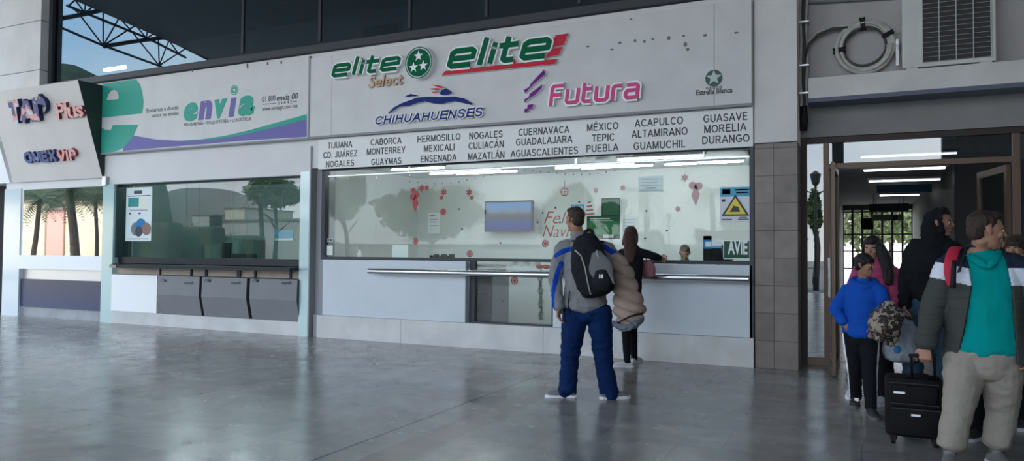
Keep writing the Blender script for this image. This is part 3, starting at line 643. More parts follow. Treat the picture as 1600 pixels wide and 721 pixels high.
def monitor(px, yb, y, w, h, label, z0):
    p = at(px, yb, Y=y); o = empty('monitor', (p.x, y, z0), label, 'monitor')
    MB().box(p.x-w/2, p.x+w/2, y, y+.04, z0+.1, z0+.1+h, bev=.008).build('screen', BLACK, o)
    MB().box(p.x-.02, p.x+.02, y+.01, y+.03, z0+.015, z0+.12).build('stand', BLACK, o); MB().box(p.x-.1, p.x+.1, y-.06, y+.1, z0, z0+.014, bev=.004).build('base', BLACK, o)
zdesk = zct+.02
MB().box(RX0, P3a, 9.76, 10.5, zdesk-.04, zdesk).build('parcel_desk', DFRAME, label='dark desk top behind the parcel office glass', cat='desk')
monitor(353, 398, 9.95, .2, .3, 'upright black monitor behind the parcel glass', zdesk)
o = empty('printer', at(377, 399, Y=10.0), 'black receipt printer behind the parcel glass, right of the monitor', 'printer'); o.location.z = zdesk
p = at(377, 399, Y=10.0); MB().box(p.x-.19, p.x+.19, 9.95, 10.2, zdesk, zdesk+.2, bev=.02).build('body', BLACK, o); MB().box(p.x-.12, p.x+.12, 9.942, 9.95, zdesk+.07, zdesk+.085).build('paper_slot', ALU, o)
poster('wall_notice', 430, 458, 360, 376, 12.38, 'blue notice on the back wall of the parcel office', [SKYB, PAPER], [(0, 1, .8, 1, 1)])
for i, (px, w, h, lb) in enumerate(((352, .24, .75, 'tall dark cabinet behind the parcel glass, left one'), (392, .22, .95, 'narrow dark water cooler cabinet behind the parcel glass'))):
    p = Vector((RX0+.3+.62*i, 11.8, 0)); o = empty('storage_cabinet', (p.x, 11.8, 0), lb, 'cabinet')
    MB().box(p.x-w, p.x+w, 11.6, 12.3, 0, 1.15+h*.5, bev=.02).build('body', mat('cab_dark', (.12, .17, .16), .6), o)
    MB().box(p.x-w+.04, p.x-.01, 11.585, 11.6, .1, 1.1+h*.5).build('door', mat('cab_door', (.16, .22, .21), .5), o); MB().box(p.x+.01, p.x+w-.04, 11.585, 11.6, .1, 1.1+h*.5).build('door', MATS['cab_door'], o)
    MB().tube([(p.x+.05, 11.575, .9), (p.x+.05, 11.575, 1.05)], .008).build('handle', STEEL, o)

# ================================================================== TICKET OFFICE (big sign)
bs = empty('bus_line_sign', (-4.5, 9.35, 3.2), 'big pale sign board with raised bus line names over the ticket windows', 'sign')
SY = 9.36; SB = wall(SY); x0, x1 = X(483.5, 150, SY), X(1174.7, 100, SY); z0, z1 = Z(1174.7, 160.7, SY), Z(800, 46, SY)
z1 = Z(483, 91, SY)
sm = [x0, X(518, 150, SY), X(1116, 60, SY), x1]
for a, b in zip(sm[:-1], sm[1:]): MB().box(a+.002, b-.002, SY, YW-.003, z0, z1, bev=.003).build('board', WHITE, bs)
MB().box(x0, x1, SY-.012, SY+.01, z0-.035, z0-.001).build('edge_trim', MATS['trim_grey'], bs)
K4 = lambda x, y: (480+x/3.794, 30+y/3.794)
K5 = lambda x, y: (800+x/3.795, 30+y/3.795)
SHE = .32
GLY = {'e': ([[(.10, .50), (.92, .50), (.92, .80), (.82, .91), (.22, .91), (.10, .80), (.10, .20), (.20, .09), (.88, .09)]], 1.0),
       'l': ([[(.12, 0), (.12, 1.45)]], .24), 'i': ([[(.12, 0), (.12, .78)], [(.12, .9), (.12, 1.12)]], .24),
       't': ([[(.55, .1), (.26, .09), (.18, .18), (.18, 1.35)], [(-.06, .9), (.58, .9)]], .62),
       'F': ([[(.1, 0), (.1, 1.15), (.2, 1.28), (.85, 1.28)], [(.1, .68), (.72, .68)]], .9),
       'u': ([[(.1, 1), (.1, .2), (.2, .09), (.72, .09), (.82, .2), (.82, 1)]], .92),
       'T': ([[(.6, .09), (.22, .09), (.12, .2), (.12, 1.3)], [(.12, .9), (.6, .9)]], .68),
       'r': ([[(.1, 0), (.1, .8), (.2, .91), (.6, .91)]], .66),
       'a': ([[(.12, .91), (.72, .91), (.82, .8), (.82, 0)], [(.82, .09), (.2, .09), (.1, .2), (.1, .42), (.2, .55), (.82, .55)]], .92)}
def segs(pts, w):
    out = []
    for a, b in zip(pts[:-1], pts[1:]): out.append(stroke([a, b], w))
    for p in pts[1:-1]: out.append(circ(p[0], p[1], w/2, 16))
    return out
def channel(word, pl, xl, yl, xr, yr, hx, w, parent, face, name, shear=SHE, gap=.14, depth=.07, grow=.08):
    """raised letters: white returns, coloured faces"""
    u0, v0 = pl.hit(xl, yl, depth); u1 = pl.hit(xr, yr, depth)[0]
    W = sum(GLY[c][1] for c in word)+gap*(len(word)-1); k = (u1-u0-(shear*hx*.9))/W; cur = 0
    g = empty(name, pl.P(u0, v0), None); g.parent = parent; g.location = Vector(g.location)-parent.location
    for c in word:
        paths, adv = GLY[c]; bb, ff = MB(), MB(); nb_ = nf_ = 0
        for pth in paths:
            mp_ = lambda q: (u0+(cur+q[0])*k+q[1]*hx*shear, v0+q[1]*hx)
            pts = [mp_(q) for q in pth]
            for lp in segs(pts, w*hx+.048): nb_ += 1; prism(bb, pl, [lp], 0, depth+.0004*nb_, uv=True)
            for lp in segs(pts, w*hx): nf_ += 1; prism(ff, pl, [lp], depth-.004, depth+.011+.0004*nf_, uv=True)
        o = bb.build('letter', LWHITE, g); ff.build('letter_face', face, g)
        cur += adv+gap
    return g
channel('elite', SB, 517, 121, 627, 108.5, SB.hit(560, 99.5)[1]-SB.hit(560, 115.5)[1]+.03, .30, bs, GREEN, 'raised_lettering', gap=.14)
channel('elite', SB, 697, 107.5, 863, 93, .262, .30, bs, GREEN, 'raised_lettering', gap=.14)
def logo(name, loops, parent, m_, pl, depth=.05, uv=False, rim=True):
    mb = MB(); prism(mb, pl, loops, 0, depth, mf=0, ms=1, uv=uv); return mb.build(name, [m_, LWHITE], parent)
# red flag blocks and underline
logo('red_block', [[(868, 55), (888, 52), (881, 70), (861, 74)]], bs, RED, SB)
logo('red_block', [[(860, 77), (879, 73), (873, 86), (852, 90)]], bs, RED, SB)
logo('red_underline', [[(695, 111), (870, 92), (867, 100), (690, 118)]], bs, RED, SB)
logo('red_tick', [[(803, 92), (806, 95), (806, 99), (799, 99.5)]], bs, RED, SB)
em = empty('star_emblem', SB.P(*SB.hit(655, 97))-bs.location); em.parent = bs
u, v = SB.hit(654, 98, .1); mb = MB(); prism(mb, SB, [circ(u, v, .24, 40, .245)], 0, .10, uv=True); mb.build('disc', LWHITE, em)
mb = MB(); prism(mb, SB, [circ(u, v, .235, 40, .24), circ(u, v, .218, 40, .222)], .10, .104, uv=True); prism(mb, SB, [circ(u, v, .205, 40, .21)], .10, .104, uv=True); mb.build('disc_face', GREEN, em)
mb = MB()
for du, dv in ((0, .1), (-.085, -.065), (.085, -.055)): prism(mb, SB, [star(u+du, v+dv, .082)], .104, .108, uv=True)
mb.build('stars', LWHITE, em)
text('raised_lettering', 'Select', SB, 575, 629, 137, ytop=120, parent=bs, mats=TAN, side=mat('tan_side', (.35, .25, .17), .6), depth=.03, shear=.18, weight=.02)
caps('raised_lettering', 'CHIHUAHUENSES', SB, 585, 755, 195, ytop=182.5, parent=bs, mats=NAVY, side=LWHITE, depth=.05, shear=.28, w=.21, grow=.022, x1y=183)
dog = empty('running_dog_emblem', SB.P(*SB.hit(670, 155))-bs.location); dog.parent = bs
for nm, pts, m_ in (('body', [(478, 557), (515, 522), (560, 498), (650, 465), (720, 459), (800, 462), (870, 458), (930, 470), (982, 500), (975, 509), (935, 500), (880, 487), (840, 492), (800, 503), (750, 500), (700, 488), (650, 498), (610, 513), (550, 518), (485, 559)], NAVY),
                    ('tail', [(578, 458), (612, 443), (655, 450), (645, 458), (620, 458), (600, 461)], NAVY), ('head', [(783, 442), (797, 420), (825, 410), (848, 425), (862, 438), (840, 447), (800, 450)], NAVY),
                    ('red_streak', [(733, 388), (780, 392), (815, 403), (790, 408)], RED), ('red_streak', [(718, 413), (770, 408), (795, 414), (765, 421)], RED), ('red_streak', [(735, 432), (790, 424), (770, 433), (745, 438)], RED)):
    logo(nm, [[K4(*p) for p in pts]], dog, m_, SB, depth=.045)
channel('FuTura', SB, 858, 165.5, 1000, 157, .205, .23, bs, PINK, 'raised_lettering', shear=.12, gap=.16, depth=.06)
fl = empty('chequered_flag_emblem', SB.P(*SB.hit(838, 140))-bs.location); fl.parent = bs
for pts in ([(190, 298), (196, 328), (125, 388), (78, 440), (70, 420), (102, 402), (112, 380)], [(180, 386), (176, 410), (132, 452), (100, 468), (74, 494), (72, 476), (98, 462), (106, 442)], [(92, 508), (126, 503), (121, 530), (96, 536), (92, 548), (72, 553), (74, 532), (90, 530)]):
    logo('flag_block', [[K5(*p) for p in pts]], fl, PURPLE, SB, depth=.05)
gr = empty('star_group_emblem', SB.P(*SB.hit(1115, 122))-bs.location); gr.parent = bs
u, v = SB.hit(*K5(1197, 350)); mb = MB(); prism(mb, SB, [circ(u, v, .105)], 0, .004, uv=True); mb.build('disc', mat('emblem_dark', (.045, .10, .085), .5), gr)
mb = MB(); prism(mb, SB, [star(u, v+.005, .1, .42)], .004, .007, uv=True); mb.build('star', mat('emblem_pale', (.45, .55, .52), .5), gr)
text('small_print', 'G R U P O', SB, K5(1150, 0)[0], K5(1245, 0)[0], K5(0, 418)[1], h=.035, parent=bs, mats=DTEXT, weight=.02)
text('small_print', 'Estrella Blanca', SB, 1087.7, 1144.5, 149, h=.065, parent=bs, mats=DTEXT, weight=.02)
mb = MB()
for x, y in ((450, 162), (592, 180), (640, 140), (730, 128), (785, 132), (835, 118), (930, 112), (1018, 100), (1028, 150), (1042, 180), (1330, 80), (1145, 95), (705, 0)):
    u, v = SB.hit(*K5(x, y)); prism(mb, SB, [circ(u, v, .02+.01*random.random(), 7, .012+.02*random.random())], 0, .002, uv=True)
mb.build('paint_chip', mat('chip_grey', (.16, .17, .18), .8), bs)

db = empty('destination_board', (-4.5, 9.4, 2.7), 'long white board listing destination cities above the ticket windows', 'sign')
DY = 9.42; DB = wall(DY); MB().box(X(497.5, 240, DY), X(1176.5, 200, DY), DY, YW-.003, Z(1176, 229, DY), z0-.04).build('board', mat('dest_white', (.76, .77, .76), .45, noise_amt=.05, nscale=2), db)
CIT = [('TIJUANA', 512, 550, 226.5), ('CD. JUÁREZ', 505, 558, 241), ('NOGALES', 509, 553, 255.5), ('CABORCA', 579, 627, 221), ('MONTERREY', 573, 633, 235.5), ('GUAYMAS', 580, 627, 252),
       ('HERMOSILLO', 652, 719, 215.5), ('MEXICALI', 662, 710, 231), ('ENSENADA', 657, 713, 247), ('NOGALES', 733, 785, 211), ('CULIACÁN', 732, 787, 226.5), ('MAZATLÁN', 731, 788, 243),
       ('CUERNAVACA', 810, 889, 204.5), ('GUADALAJARA', 806, 894, 219.5), ('AGUASCALIENTES', 798, 903, 237), ('MÉXICO', 917, 966, 198), ('TEPIC', 925, 960, 215), ('PUEBLA', 916, 966, 231),
       ('ACAPULCO', 992, 1067, 190.5), ('ALTAMIRANO', 987, 1074, 207), ('GUAMUCHIL', 990, 1071, 226), ('GUASAVE', 1099, 1168, 183.5), ('MORELIA', 1100, 1166, 200), ('DURANGO', 1097, 1171, 217)]
for s, a, b, y in CIT:
    yc = y+.07*(b-a)/2; zc_ = DB.hit(a, yc)[1]; h = .1
    pz = zc_-h/2
    # baseline pixel at the left end that gives pz
    y1 = yc
    for _ in range(3): y1 += (DB.hit(a, y1)[1]-pz)*105
    caps('city_name', s, DB, a, b, y1, h=h, parent=db, mats=DTEXT, depth=.003, w=.145)

# window frames and glass ------------------------------------------------
win = empty('window_5', (-4.5, YG, 1.2), kind='structure')
FY = YG-.03
zsl = Z(497.6, 404.4, FY); zhd = Z(1176, 229, DY)+.0; zst = zsl+.035
xl5, xr5 = X(497.5, 300), WR
for a, b in ((503, 588), (588, 640), (640, 735), (735, 914), (914, 998.6), (998.6, 1037.7), (1037.7, 1170)):
    MB().box(X(a, 300, YG)+.004, X(b, 300, YG)-.004, YG, YG+.008, zst, zwt+.02).build('glass_pane', GL_BIG, win)
mb = MB(); mb.box(xl5, xr5, FY-.03, YG+.04, zsl-.01, zst); mb.build('sill', DFRAME, win)
mb = MB(); mb.box(xl5, xr5, FY-.03, YG+.04, zwt-.035, zwt+.03); mb.box(xl5, xl5+.07, FY-.03, YG+.04, zst, zwt); mb.box(xr5-.05, xr5, YW, YG+.04, 0, zwt); mb.build('window_frame', DFRAME, win)
mb = MB()
for px, yt in ((640, 262), (900, 248), (1100, 238)): x = X(px, 250, YG); mb.box(x-.01, x+.01, YG-.03, YG, zwt-.12, zwt-.03)
mb.box(xl5+.1, xr5-.05, YG-.03, YG-.01, zwt-.14, zwt-.12); mb.build('sliding_rail', ALU, win)
# low glazed opening
x6a, x6b = X(736, 450, FY), X(866, 450, FY); z6b = Z(736, 507, FY); z6t = zsl-.01
w6 = empty('window_6', (x6a, FY, z6b), kind='structure')
mb = MB(); mb.box(x6a-.02, x6a+.07, FY-.02, YG+.03, z6b-.02, z6t); mb.box(x6b-.03, x6b, FY-.02, YG+.03, z6b-.02, z6t); mb.box(x6a+.07, x6b-.03, FY-.02, YG+.03, z6b-.02, z6b+.05); mb.build('window_frame', DFRAME, w6)
MB().box(x6a+.07, x6b-.03, YG, YG+.008, z6b+.05, z6t).build('glass_pane', GL_BIG, w6)
# counter panels, kick, rail
zk5 = Z(800, 511, YW-.02); KZ = .40
KZ = at(497.6, 492.8, Y=YW-.03).z
p1 = empty('counter_panel', (-6.4, YW, KZ), 'pale blue counter panel left of the low window', 'panel')
xa, xb = X(504, 450), X(727, 450)
MB().box(xa, xb, YW, FY+.0, KZ+.002, zsl-.012, bev=.004).build('front', PANEL, p1)
for x in (xa+.06, xb-.06):
    for z in (KZ+.07, zsl-.08): MB().tube([(x, YW-.004, z), (x, YW, z)], .008, 8).build('screw_cap', ALU, p1)
p2 = empty('counter_panel', (-2, YW, KZ), 'pale blue counter panel right of the low window, under the steel rail end', 'panel')
xa2, xb2 = X(864, 450), X(1175.5, 450)
MB().box(xa2, xb2, YW, FY, KZ+.002, zsl-.012, bev=.004).build('front', PANEL, p2)
for x in (xa2+.06, xb2-.06):
    for z in (KZ+.07, zsl-.08): MB().tube([(x, YW-.004, z), (x, YW, z)], .008, 8).build('screw_cap', ALU, p2)
MB().box(P3b+.1, xa, YW+.1, FY+.1, KZ, zsl).build('trim_11', TEALG, kind='structure')
kx = [X(496.5, 500), X(628, 510), X(850, 520), X(1178.5, 540)]
for i, (a, b) in enumerate(zip(kx[:-1], kx[1:])): MB().box(a+.003, b-.003, YW-.03, YG, 0, KZ).build('baseboard_ticket', KICK, kind='structure')
MB().box(X(486, 500), kx[0], YW+.05, YG, 0, KZ).build('trim_12', TEALG, kind='structure')
rl = empty('handrail', (-4, 9.28, 1.0), 'long round steel handrail in front of the ticket counter panels', 'rail')
RY = 9.30; ra, rb = at(576, 424.5, Y=RY), at(1170, 435.5, Y=RY); rz = (ra.z+rb.z)/2
MB().tube([(ra.x, RY, rz), (rb.x, RY, rz)], .043, 20).build('rail', STEEL, rl, smooth=True, angle=40)
for px in (640, 720, 880, 1020, 1150):
    x = X(px, 430, RY); MB().tube([(x, RY+.03, rz), (x, 9.446 if px != 800 else 9.56, rz-.0)], .014, 10).build('bracket', STEEL, rl)

# office interior --------------------------------------------------------
OX0, OX1 = P3b+.06, WR+.0
MB().box(OX0, OX1, 12.6, 12.7, 0, 3).build('wall_office_back', INTW, kind='structure')
MB().box(OX1-.06, OX1, YG+.05, 12.7, 0, 3).build('wall_office_right', INTW, kind='structure')
MB().box(OX0, OX1-.06, YG+.05, 12.6, 2.86, 2.95).build('ceiling_office', INTC, kind='structure')
def lamp(name, xa, xb, y, z, label, grp=None, r=.013, em=None):
    o = empty(name, ((xa+xb)/2, y, z), label, 'lamp', grp)
    MB().tube([(xa, y, z-.03), (xb, y, z-.03)], r, 10).build('tube', em or TUBE, o)
    MB().box(xa-.03, xb+.03, y-.025, y+.025, z-.012, z+.03, bev=.005).build('housing', GREYP, o)
for (pa, pb, py, y, lb) in ((612, 694, 266, 10.6, 'lit tube lamp on the office ceiling above the red ornaments'), (672, 782, 272, 10.6, 'lit tube lamp on the office ceiling right of the ornaments'), (868, 990, 263, 10.4, 'lit tube lamp on the office ceiling above the green notice'), (966, 1100, 250, 10.3, 'lit tube lamp on the office ceiling, rightmost')):
    A, B = at(pa, py, Y=y), at(pb, py, Y=y); lamp('ceiling_light', A.x, B.x, y, A.z+.03, lb)
for y, xx, q in ((11.6, -6.0, 'left'), (11.6, -3.6, 'middle'), (11.6, -2.2, 'right')): lamp('ceiling_light', xx-.6, xx+.6, y, 2.83, 'lit tube lamp deep on the ticket office ceiling, the %s one' % q)
parcel_fill_lamps()
# television
tv = empty('television', at(794, 339, Y=12.4), 'flat television with a blue town picture on the office back wall', 'television')
A, B = at(757, 315, Y=12.35), at(832, 362, Y=12.35)
MB().box(A.x, B.x, 12.35, 12.42, B.z, A.z, bev=.01).build('case', BLACK, tv)
def tv_nodes(t, b):
    g = t.nodes.new('ShaderNodeTexCoord'); s = t.nodes.new('ShaderNodeSeparateXYZ'); t.links.new(g.outputs['Generated'], s.inputs[0])
    n = t.nodes.new('ShaderNodeTexNoise'); n.inputs['Scale'].default_value = 9; n.inputs['Detail'].default_value = 6; t.links.new(g.outputs['Generated'], n.inputs['Vector'])
    a = t.nodes.new('ShaderNodeMath'); a.operation = 'MULTIPLY_ADD'; a.inputs[1].default_value = .35; t.links.new(n.outputs[0], a.inputs[0]); t.links.new(s.outputs['Z'], a.inputs[2])
    r = t.nodes.new('ShaderNodeValToRGB'); E = r.color_ramp.elements; E[0].position = .3; E[0].color = (.0, .03, .22, 1); E[1].position = 1; E[1].color = (.10, .24, .5, 1)
    for p, c in ((.5, (.015, .06, .22, 1)), (.62, (.05, .055, .07, 1)), (.78, (.10, .12, .13, 1)), (.86, (.14, .22, .35, 1))): e = E.new(p); e.color = c
    t.links.new(a.outputs[0], r.inputs[0]); t.links.new(r.outputs[0], b.inputs['Emission Color']); b.inputs['Emission Strength'].default_value = .3; b.inputs['Specular IOR Level'].default_value = 0; b.inputs['Roughness'].default_value = 1
    b.inputs['Base Color'].default_value = (.01, .01, .01, 1)
MB().box(A.x+.03, B.x-.03, 12.345, 12.35, B.z+.03, A.z-.03).build('screen', ramp_mat('tv_picture', tv_nodes), tv)
MB().box((A.x+B.x)/2-.1, (A.x+B.x)/2+.1, 12.42, 12.6, (A.z+B.z)/2-.1, (A.z+B.z)/2+.1).build('wall_mount', BLACK, tv)
GRN = mat('notice_green', (.03, .22, .07), .6); GRN2 = mat('notice_green_dark', (.02, .09, .05), .6); YEL = mat('warning_yellow', (.75, .62, .08), .5)
SIGNP = mat('paper_lilac', (.66, .68, .74), .5); ORANGE = mat('print_red', (.5, .08, .06), .5)
WALLP = mat('wall_paper_white', (.80, .84, .82), .6)
G1 = YG-.006
poster('green_notice', 917, 969, 338, 374, YG+.03, 'dark green notice board behind the glass over the woman in black', [GRN2, GRN, PALEY], [(.03, .97, .25, .8, 1), (.1, .7, .1, .14, 2), (.1, .8, .2, .22, 2), (.2, .6, .35, .37, 2), (.1, .75, .5, .52, 2), (.5, .8, .78, .95, 2)])
poster('blue_framed_notice', 892, 913, 320, 339, YG+.03, 'small blue framed notice above the head of the man with backpack', [SKYB, PAPER], [(.12, .88, .15, .85, 1)])
poster('white_notice', 973, 996, 340, 372, YG+.03, 'small white printed notice right of the green one', [WALLP, DTEXT], [(.1, .9, .12, .14, 1), (.1, .8, .25, .265, 1), (.1, .85, .4, .415, 1), (.1, .7, .55, .565, 1)])
poster('wall_paper_notice', 669, 688, 333, 366, 12.58, 'white printed sheet on the office back wall left of the television', [WALLP, DTEXT, INKB], [(.15, .6, .12, .16, 2), (.15, .8, .3, .32, 1), (.15, .7, .42, .44, 1), (.15, .85, .6, .62, 1)])
poster('wall_paper_notice', 615, 636, 326, 345, 12.58, 'blank white sheet on the office back wall below the dark vent', [WALLP], [])
poster('warning_poster', 1125, 1172, 293.5, 347, G1, 'blue topped poster with a yellow warning triangle on the right pane', [SIGNP, SKYB, DTEXT, GREYP, WALLP], [(0, 1, 0, .27, 1), (.5, .95, .06, .1, 4), (.55, .95, .14, .18, 4), (.08, .35, .05, .2, 4), (.06, .18, .34, .42, 2), (.06, .4, .92, .95, 2), (.6, .95, .92, .95, 2), (.65, .9, .86, .9, 3)])
wl = wall(G1-.006); u, v = wl.hit(1149, 324)
mb = MB(); prism(mb, wl, [[(u-.17, v-.11), (u+.17, v-.11), (u, v+.16)]], 0, .003, uv=True); prism(mb, wl, [[(u-.13, v-.09), (u+.13, v-.09), (u, v+.12)]], .003, .005, mf=1, uv=True)
prism(mb, wl, [[(u-.07, v-.06), (u+.06, v-.06), (u+.04, v+.0), (u-.02, v+.02)]], .005, .006, mf=0, uv=True)
wtri = mb.build('warning_triangle', [DTEXT, YEL]); wpp = [o for o in col.objects if o.name.startswith('warning_poster')][0]; wtri.parent = wpp; wtri.data.transform(Matrix.Translation(-wpp.location))
sp_ = poster('sale_poster', 1130, 1172, 376, 405, G1, 'dark green poster with pale letters at the foot of the right pane', [GRN2, PAPER, ORANGE], [(0, 1, 0, .05, 1), (0, 1, .95, 1, 1), (0, .03, 0, 1, 1), (.97, 1, 0, 1, 1)])
mb = text('print', 'AVIE', wall(G1-.006), 1137, 1168, 397, h=.17, mats=WALLP, depth=.003, weight=.03); mb.parent = sp_; mb.data.transform(Matrix.Translation(-sp_.location))
poster('blue_sticker', 1099, 1112, 369, 389, G1, 'square blue sticker on the right pane beside the sale poster', [INKB, PAPER], [(.25, .95, .45, .85, 1)], 'sticker')
poster('pale_sticker', 1112, 1127, 377, 388, G1, 'pale blue strip sticker right of the square blue one', [PAPER, SKYB], [(0, 1, .7, 1, 1)], 'sticker')
poster('card_sticker', 1087, 1172, 361, 375, G1, 'cream strip sticker above the sale poster', [PALEY], [], 'sticker')
poster('blue_sticker', 501, 509, 384, 399, G1, 'small blue sticker at the lower left corner of the ticket glass', [INKB, PAPER], [(.3, .8, .55, .8, 1)], 'sticker')
poster('paper_sticker', 510, 520, 384, 399, G1, 'small pale paper beside the lower left blue sticker', [WALLP, DTEXT], [(.1, .9, .5, .52, 1)], 'sticker')
poster('paper_label', 511, 520, 373, 378, G1, 'tiny label with dark writing at the left of the ticket glass', [PAPER, DTEXT], [(.1, .4, .2, .8, 1), (.5, .9, .2, .8, 1)], 'sticker')
poster('white_notice', 613, 638, 383, 403, YG+.05, 'white card standing at the gap in the ticket window sill', [WALLP], [])
poster('hanging_notice', 998, 1036, 276, 300, YG+.03, 'pale printed notice high on the narrow pane of the ticket window', [PAPER, DTEXT, INK], [(.1, .9, .2, .22, 1), (.1, .8, .4, .42, 1), (.1, .85, .6, .62, 1), (.3, .7, .75, .8, 2)])
poster('photo_board', 940, 969, 310, 339, 12.58, 'dark framed photograph on the office back wall', [BLACK, GRN2], [(.06, .94, .08, .92, 1)], 'picture')
poster('air_vent', 608, 626, 305, 325, 12.58, 'dark vent on the office back wall left of the ornaments', [GREYD, DFRAME], [(.1, .9, .1, .2, 1), (.1, .9, .3, .4, 1), (.1, .9, .5, .6, 1), (.1, .9, .7, .8, 1)], 'vent')
# darker upright cupboard seen through the left and low panes
MB().box(X(566, 300, 11.6), X(588, 300, 11.6), 11.5, 12.55, 0, 2.8).build('office_column', mat('col_grey', (.28, .32, .31), .7), label='grey column inside the ticket office near the left panes', cat='column')
o = empty('filing_cabinet', at(758, 500, Y=10.6), 'dark grey filing cabinet behind the low window', 'cabinet'); o.location.z = 0
xa, xb = X(745, 450, 10.6), X(770, 450, 10.6); MB().box(xa, xb, 10.6, 11.2, 0, 1.1, bev=.01).build('body', GREYP, o)
for z in (.05, .4, .75): MB().box(xa+.02, xb-.02, 10.585, 10.6, z, z+.32).build('drawer', GREYD, o)
# work desk with clutter
MB().box(OX0+.1, OX1-.1, YG+.17, 10.35, zsl-.1, zsl-.06).build('ticket_desk', mat('desk_white', (.5, .52, .5), .5), label='long pale work desk behind the ticket glass', cat='desk')
zd_ = zsl-.06
def small(name, px, py, y, fn, label, cat):
    p = at(px, py, Y=y); o = empty(name, (p.x, y, zd_), label, cat); fn(p.x, y, zd_, o)
def bottle(x, y, z, o):
    MB().tube([(x, y, z), (x, y, z+.16), (x, y, z+.19), (x, y, z+.22)], [.035, .035, .015, .013], 12).build('body', WALLP, o); MB().tube([(x, y, z+.22), (x, y, z+.25)], .016, 10).build('pump_cap', INKB, o)
small('sanitizer_bottle', 562, 398, 9.8, bottle, 'pale pump bottle on the ticket desk near the left panes', 'bottle')
def tray(x, y, z, o):
    MB().box(x-.3, x+.3, y, y+.2, z, z+.09, bev=.01).build('tray', SKYB, o)
    for i in range(6): MB().box(x-.12+i*.07, x-.09+i*.07, y+.03, y+.15, z+.09, z+.13+.02*(i % 2)).build('stamp', BLACK, o)
small('stamp_tray', 680, 398, 9.8, tray, 'blue tray with black stamps on the ticket desk', 'tray')
def laptopish(x, y, z, o):
    MB().box(x-.2, x+.2, y, y+.03, z+.06, z+.3, bev=.01).build('screen', BLACK, o); MB().box(x-.1, x+.1, y-.02, y+.12, z, z+.015).build('base', BLACK, o); MB().box(x-.02, x+.02, y+.03, y+.05, z+.01, z+.1).build('stand', BLACK, o)
small('desk_monitor', 1122, 400, 10.2, laptopish, 'black monitor behind the glass near the clerk', 'monitor')
# christmas decals on the glass
DECR = mat('decal_red', (.36, .07, .065), .6); G2 = wall(YG-.004)
def decal(name, label, fn, cat='decal', m_=None, group=None):
    mb = MB(); fn(mb); return mb.build(name, m_ or DECR, label=label, cat=cat, group=group)
def flake(mb, px, py, r):
    u, v = G2.hit(px, py)
    for k in range(4):
        a = k*math.pi/4; c, s = math.cos(a), math.sin(a); prism(mb, G2, [stroke([(u-c*r, v-s*r), (u+c*r, v+s*r)], r*.22)], 0, .0015+k*.0002, uv=True)
    prism(mb, G2, [circ(u, v, r*1.02, 16), circ(u, v, r*.75, 16)], 0, .001, uv=True)
for px, py, r, lb in ((852, 381, .05, 'red snowflake decal below the season greeting'), (649, 377, .05, 'red snowflake decal left of the television'), (804, 439, .055, 'red snowflake decal on the low window'), (1037, 404, .05, 'red snowflake decal beside the woman hand'), (734, 397, .05, 'red snowflake decal low under the television')):
    decal('snowflake_decal', lb, lambda mb: flake(mb, px, py, r))
def orn(mb, cluster):
    for (px, py, r, k) in cluster:
        u, v = G2.hit(px, py); prism(mb, G2, [circ(u, v, r, 14) if k == 0 else ([(u-r*.7, v), (u, v+r*1.8), (u+r*.7, v), (u, v-r*1.8)] if k == 1 else star(u, v, r, .5, 6))], 0, .0015, uv=True)
PALER = mat('decal_faded', (.62, .42, .42), .6)
for shape, lb, m_ in (((646, 298, .045, 0), 'upper left round berry of the red ornament cluster', None), ((645, 308, .05, 0), 'lower left round berry of the red ornament cluster', None), ((652, 304, .045, 0), 'right round berry of the red ornament cluster', None),
    ((649, 318, .08, 1), 'pointed red drop ornament under the berries', None), ((659, 294, .06, 2), 'red flower decal right of the berries', None), ((667, 294, .05, 2), 'second red flower decal at the tip of the ornament cluster', None), ((692.5, 331, .05, 0), 'single round red decal left of the television', None),
    ((693, 301, .06, 2), 'red bell decal left of the wide pane seam', None), ((690, 309, .03, 0), 'small red clapper dot under the left bell decal', None), ((733, 301, .06, 2), 'red bell decal on the wide pane seam', None), ((737, 309, .03, 0), 'small red clapper dot under the right bell decal', None),
    ((1070, 278, .06, 2), 'faded pink flower decal, highest at right', PALER), ((1082, 290, .05, 0), 'faded pink berry decal, left of the right pair', PALER), ((1092, 291, .05, 0), 'faded pink berry decal, right of the right pair', PALER), ((1087, 305, .08, 1), 'faded pink drop ornament under the right pair of berries', PALER), ((1059, 327, .05, 2), 'faded pink flower decal above the clerk', PALER), ((931, 298, .05, 2), 'faded pink flower decal right of the lantern', PALER), ((973, 294, .05, 2), 'faded pink flower decal over the mirrored lamp post', PALER)):
    decal('ornament_decal', lb, lambda mb: orn(mb, [shape]), m_=m_, group='ornament decals on the ticket glass')
def lantern(mb):
    u, v = G2.hit(882, 300); prism(mb, G2, [circ(u, v, .06, 12), circ(u, v, .048, 12)], 0, .001, uv=True); prism(mb, G2, [stroke([(u, v-.06), (u, v+.16)], .008)], 0, .0012, uv=True); prism(mb, G2, [stroke([(u-.05, v), (u+.05, v)], .008)], 0, .0014, uv=True)
decal('lantern_decal', 'small outlined red lantern decal above the greeting', lantern)
def tree_d(mb):
    u, v = G2.hit(921, 328)
    for k in range(4): prism(mb, G2, [stroke([(u-.02-.018*k, v+.1-k*.055), (u+.02+.018*k, v+.11-k*.055)], .018)], 0, .001, uv=True)
decal('tree_decal', 'red striped christmas tree decal right of the blue framed notice', tree_d)
def garland(mb):
    for i in range(26):
        t = i/25; px = 640+320*t; py = 284+6*math.sin(t*9)-t*20; u, v = G2.hit(px, py); prism(mb, G2, [circ(u, v, .010, 8)], 0, .001, uv=True)
decal('garland_decal', 'dotted garland of tiny dark decals along the top of the glass', garland, m_=mat('decal_brown', (.25, .12, .12), .6))
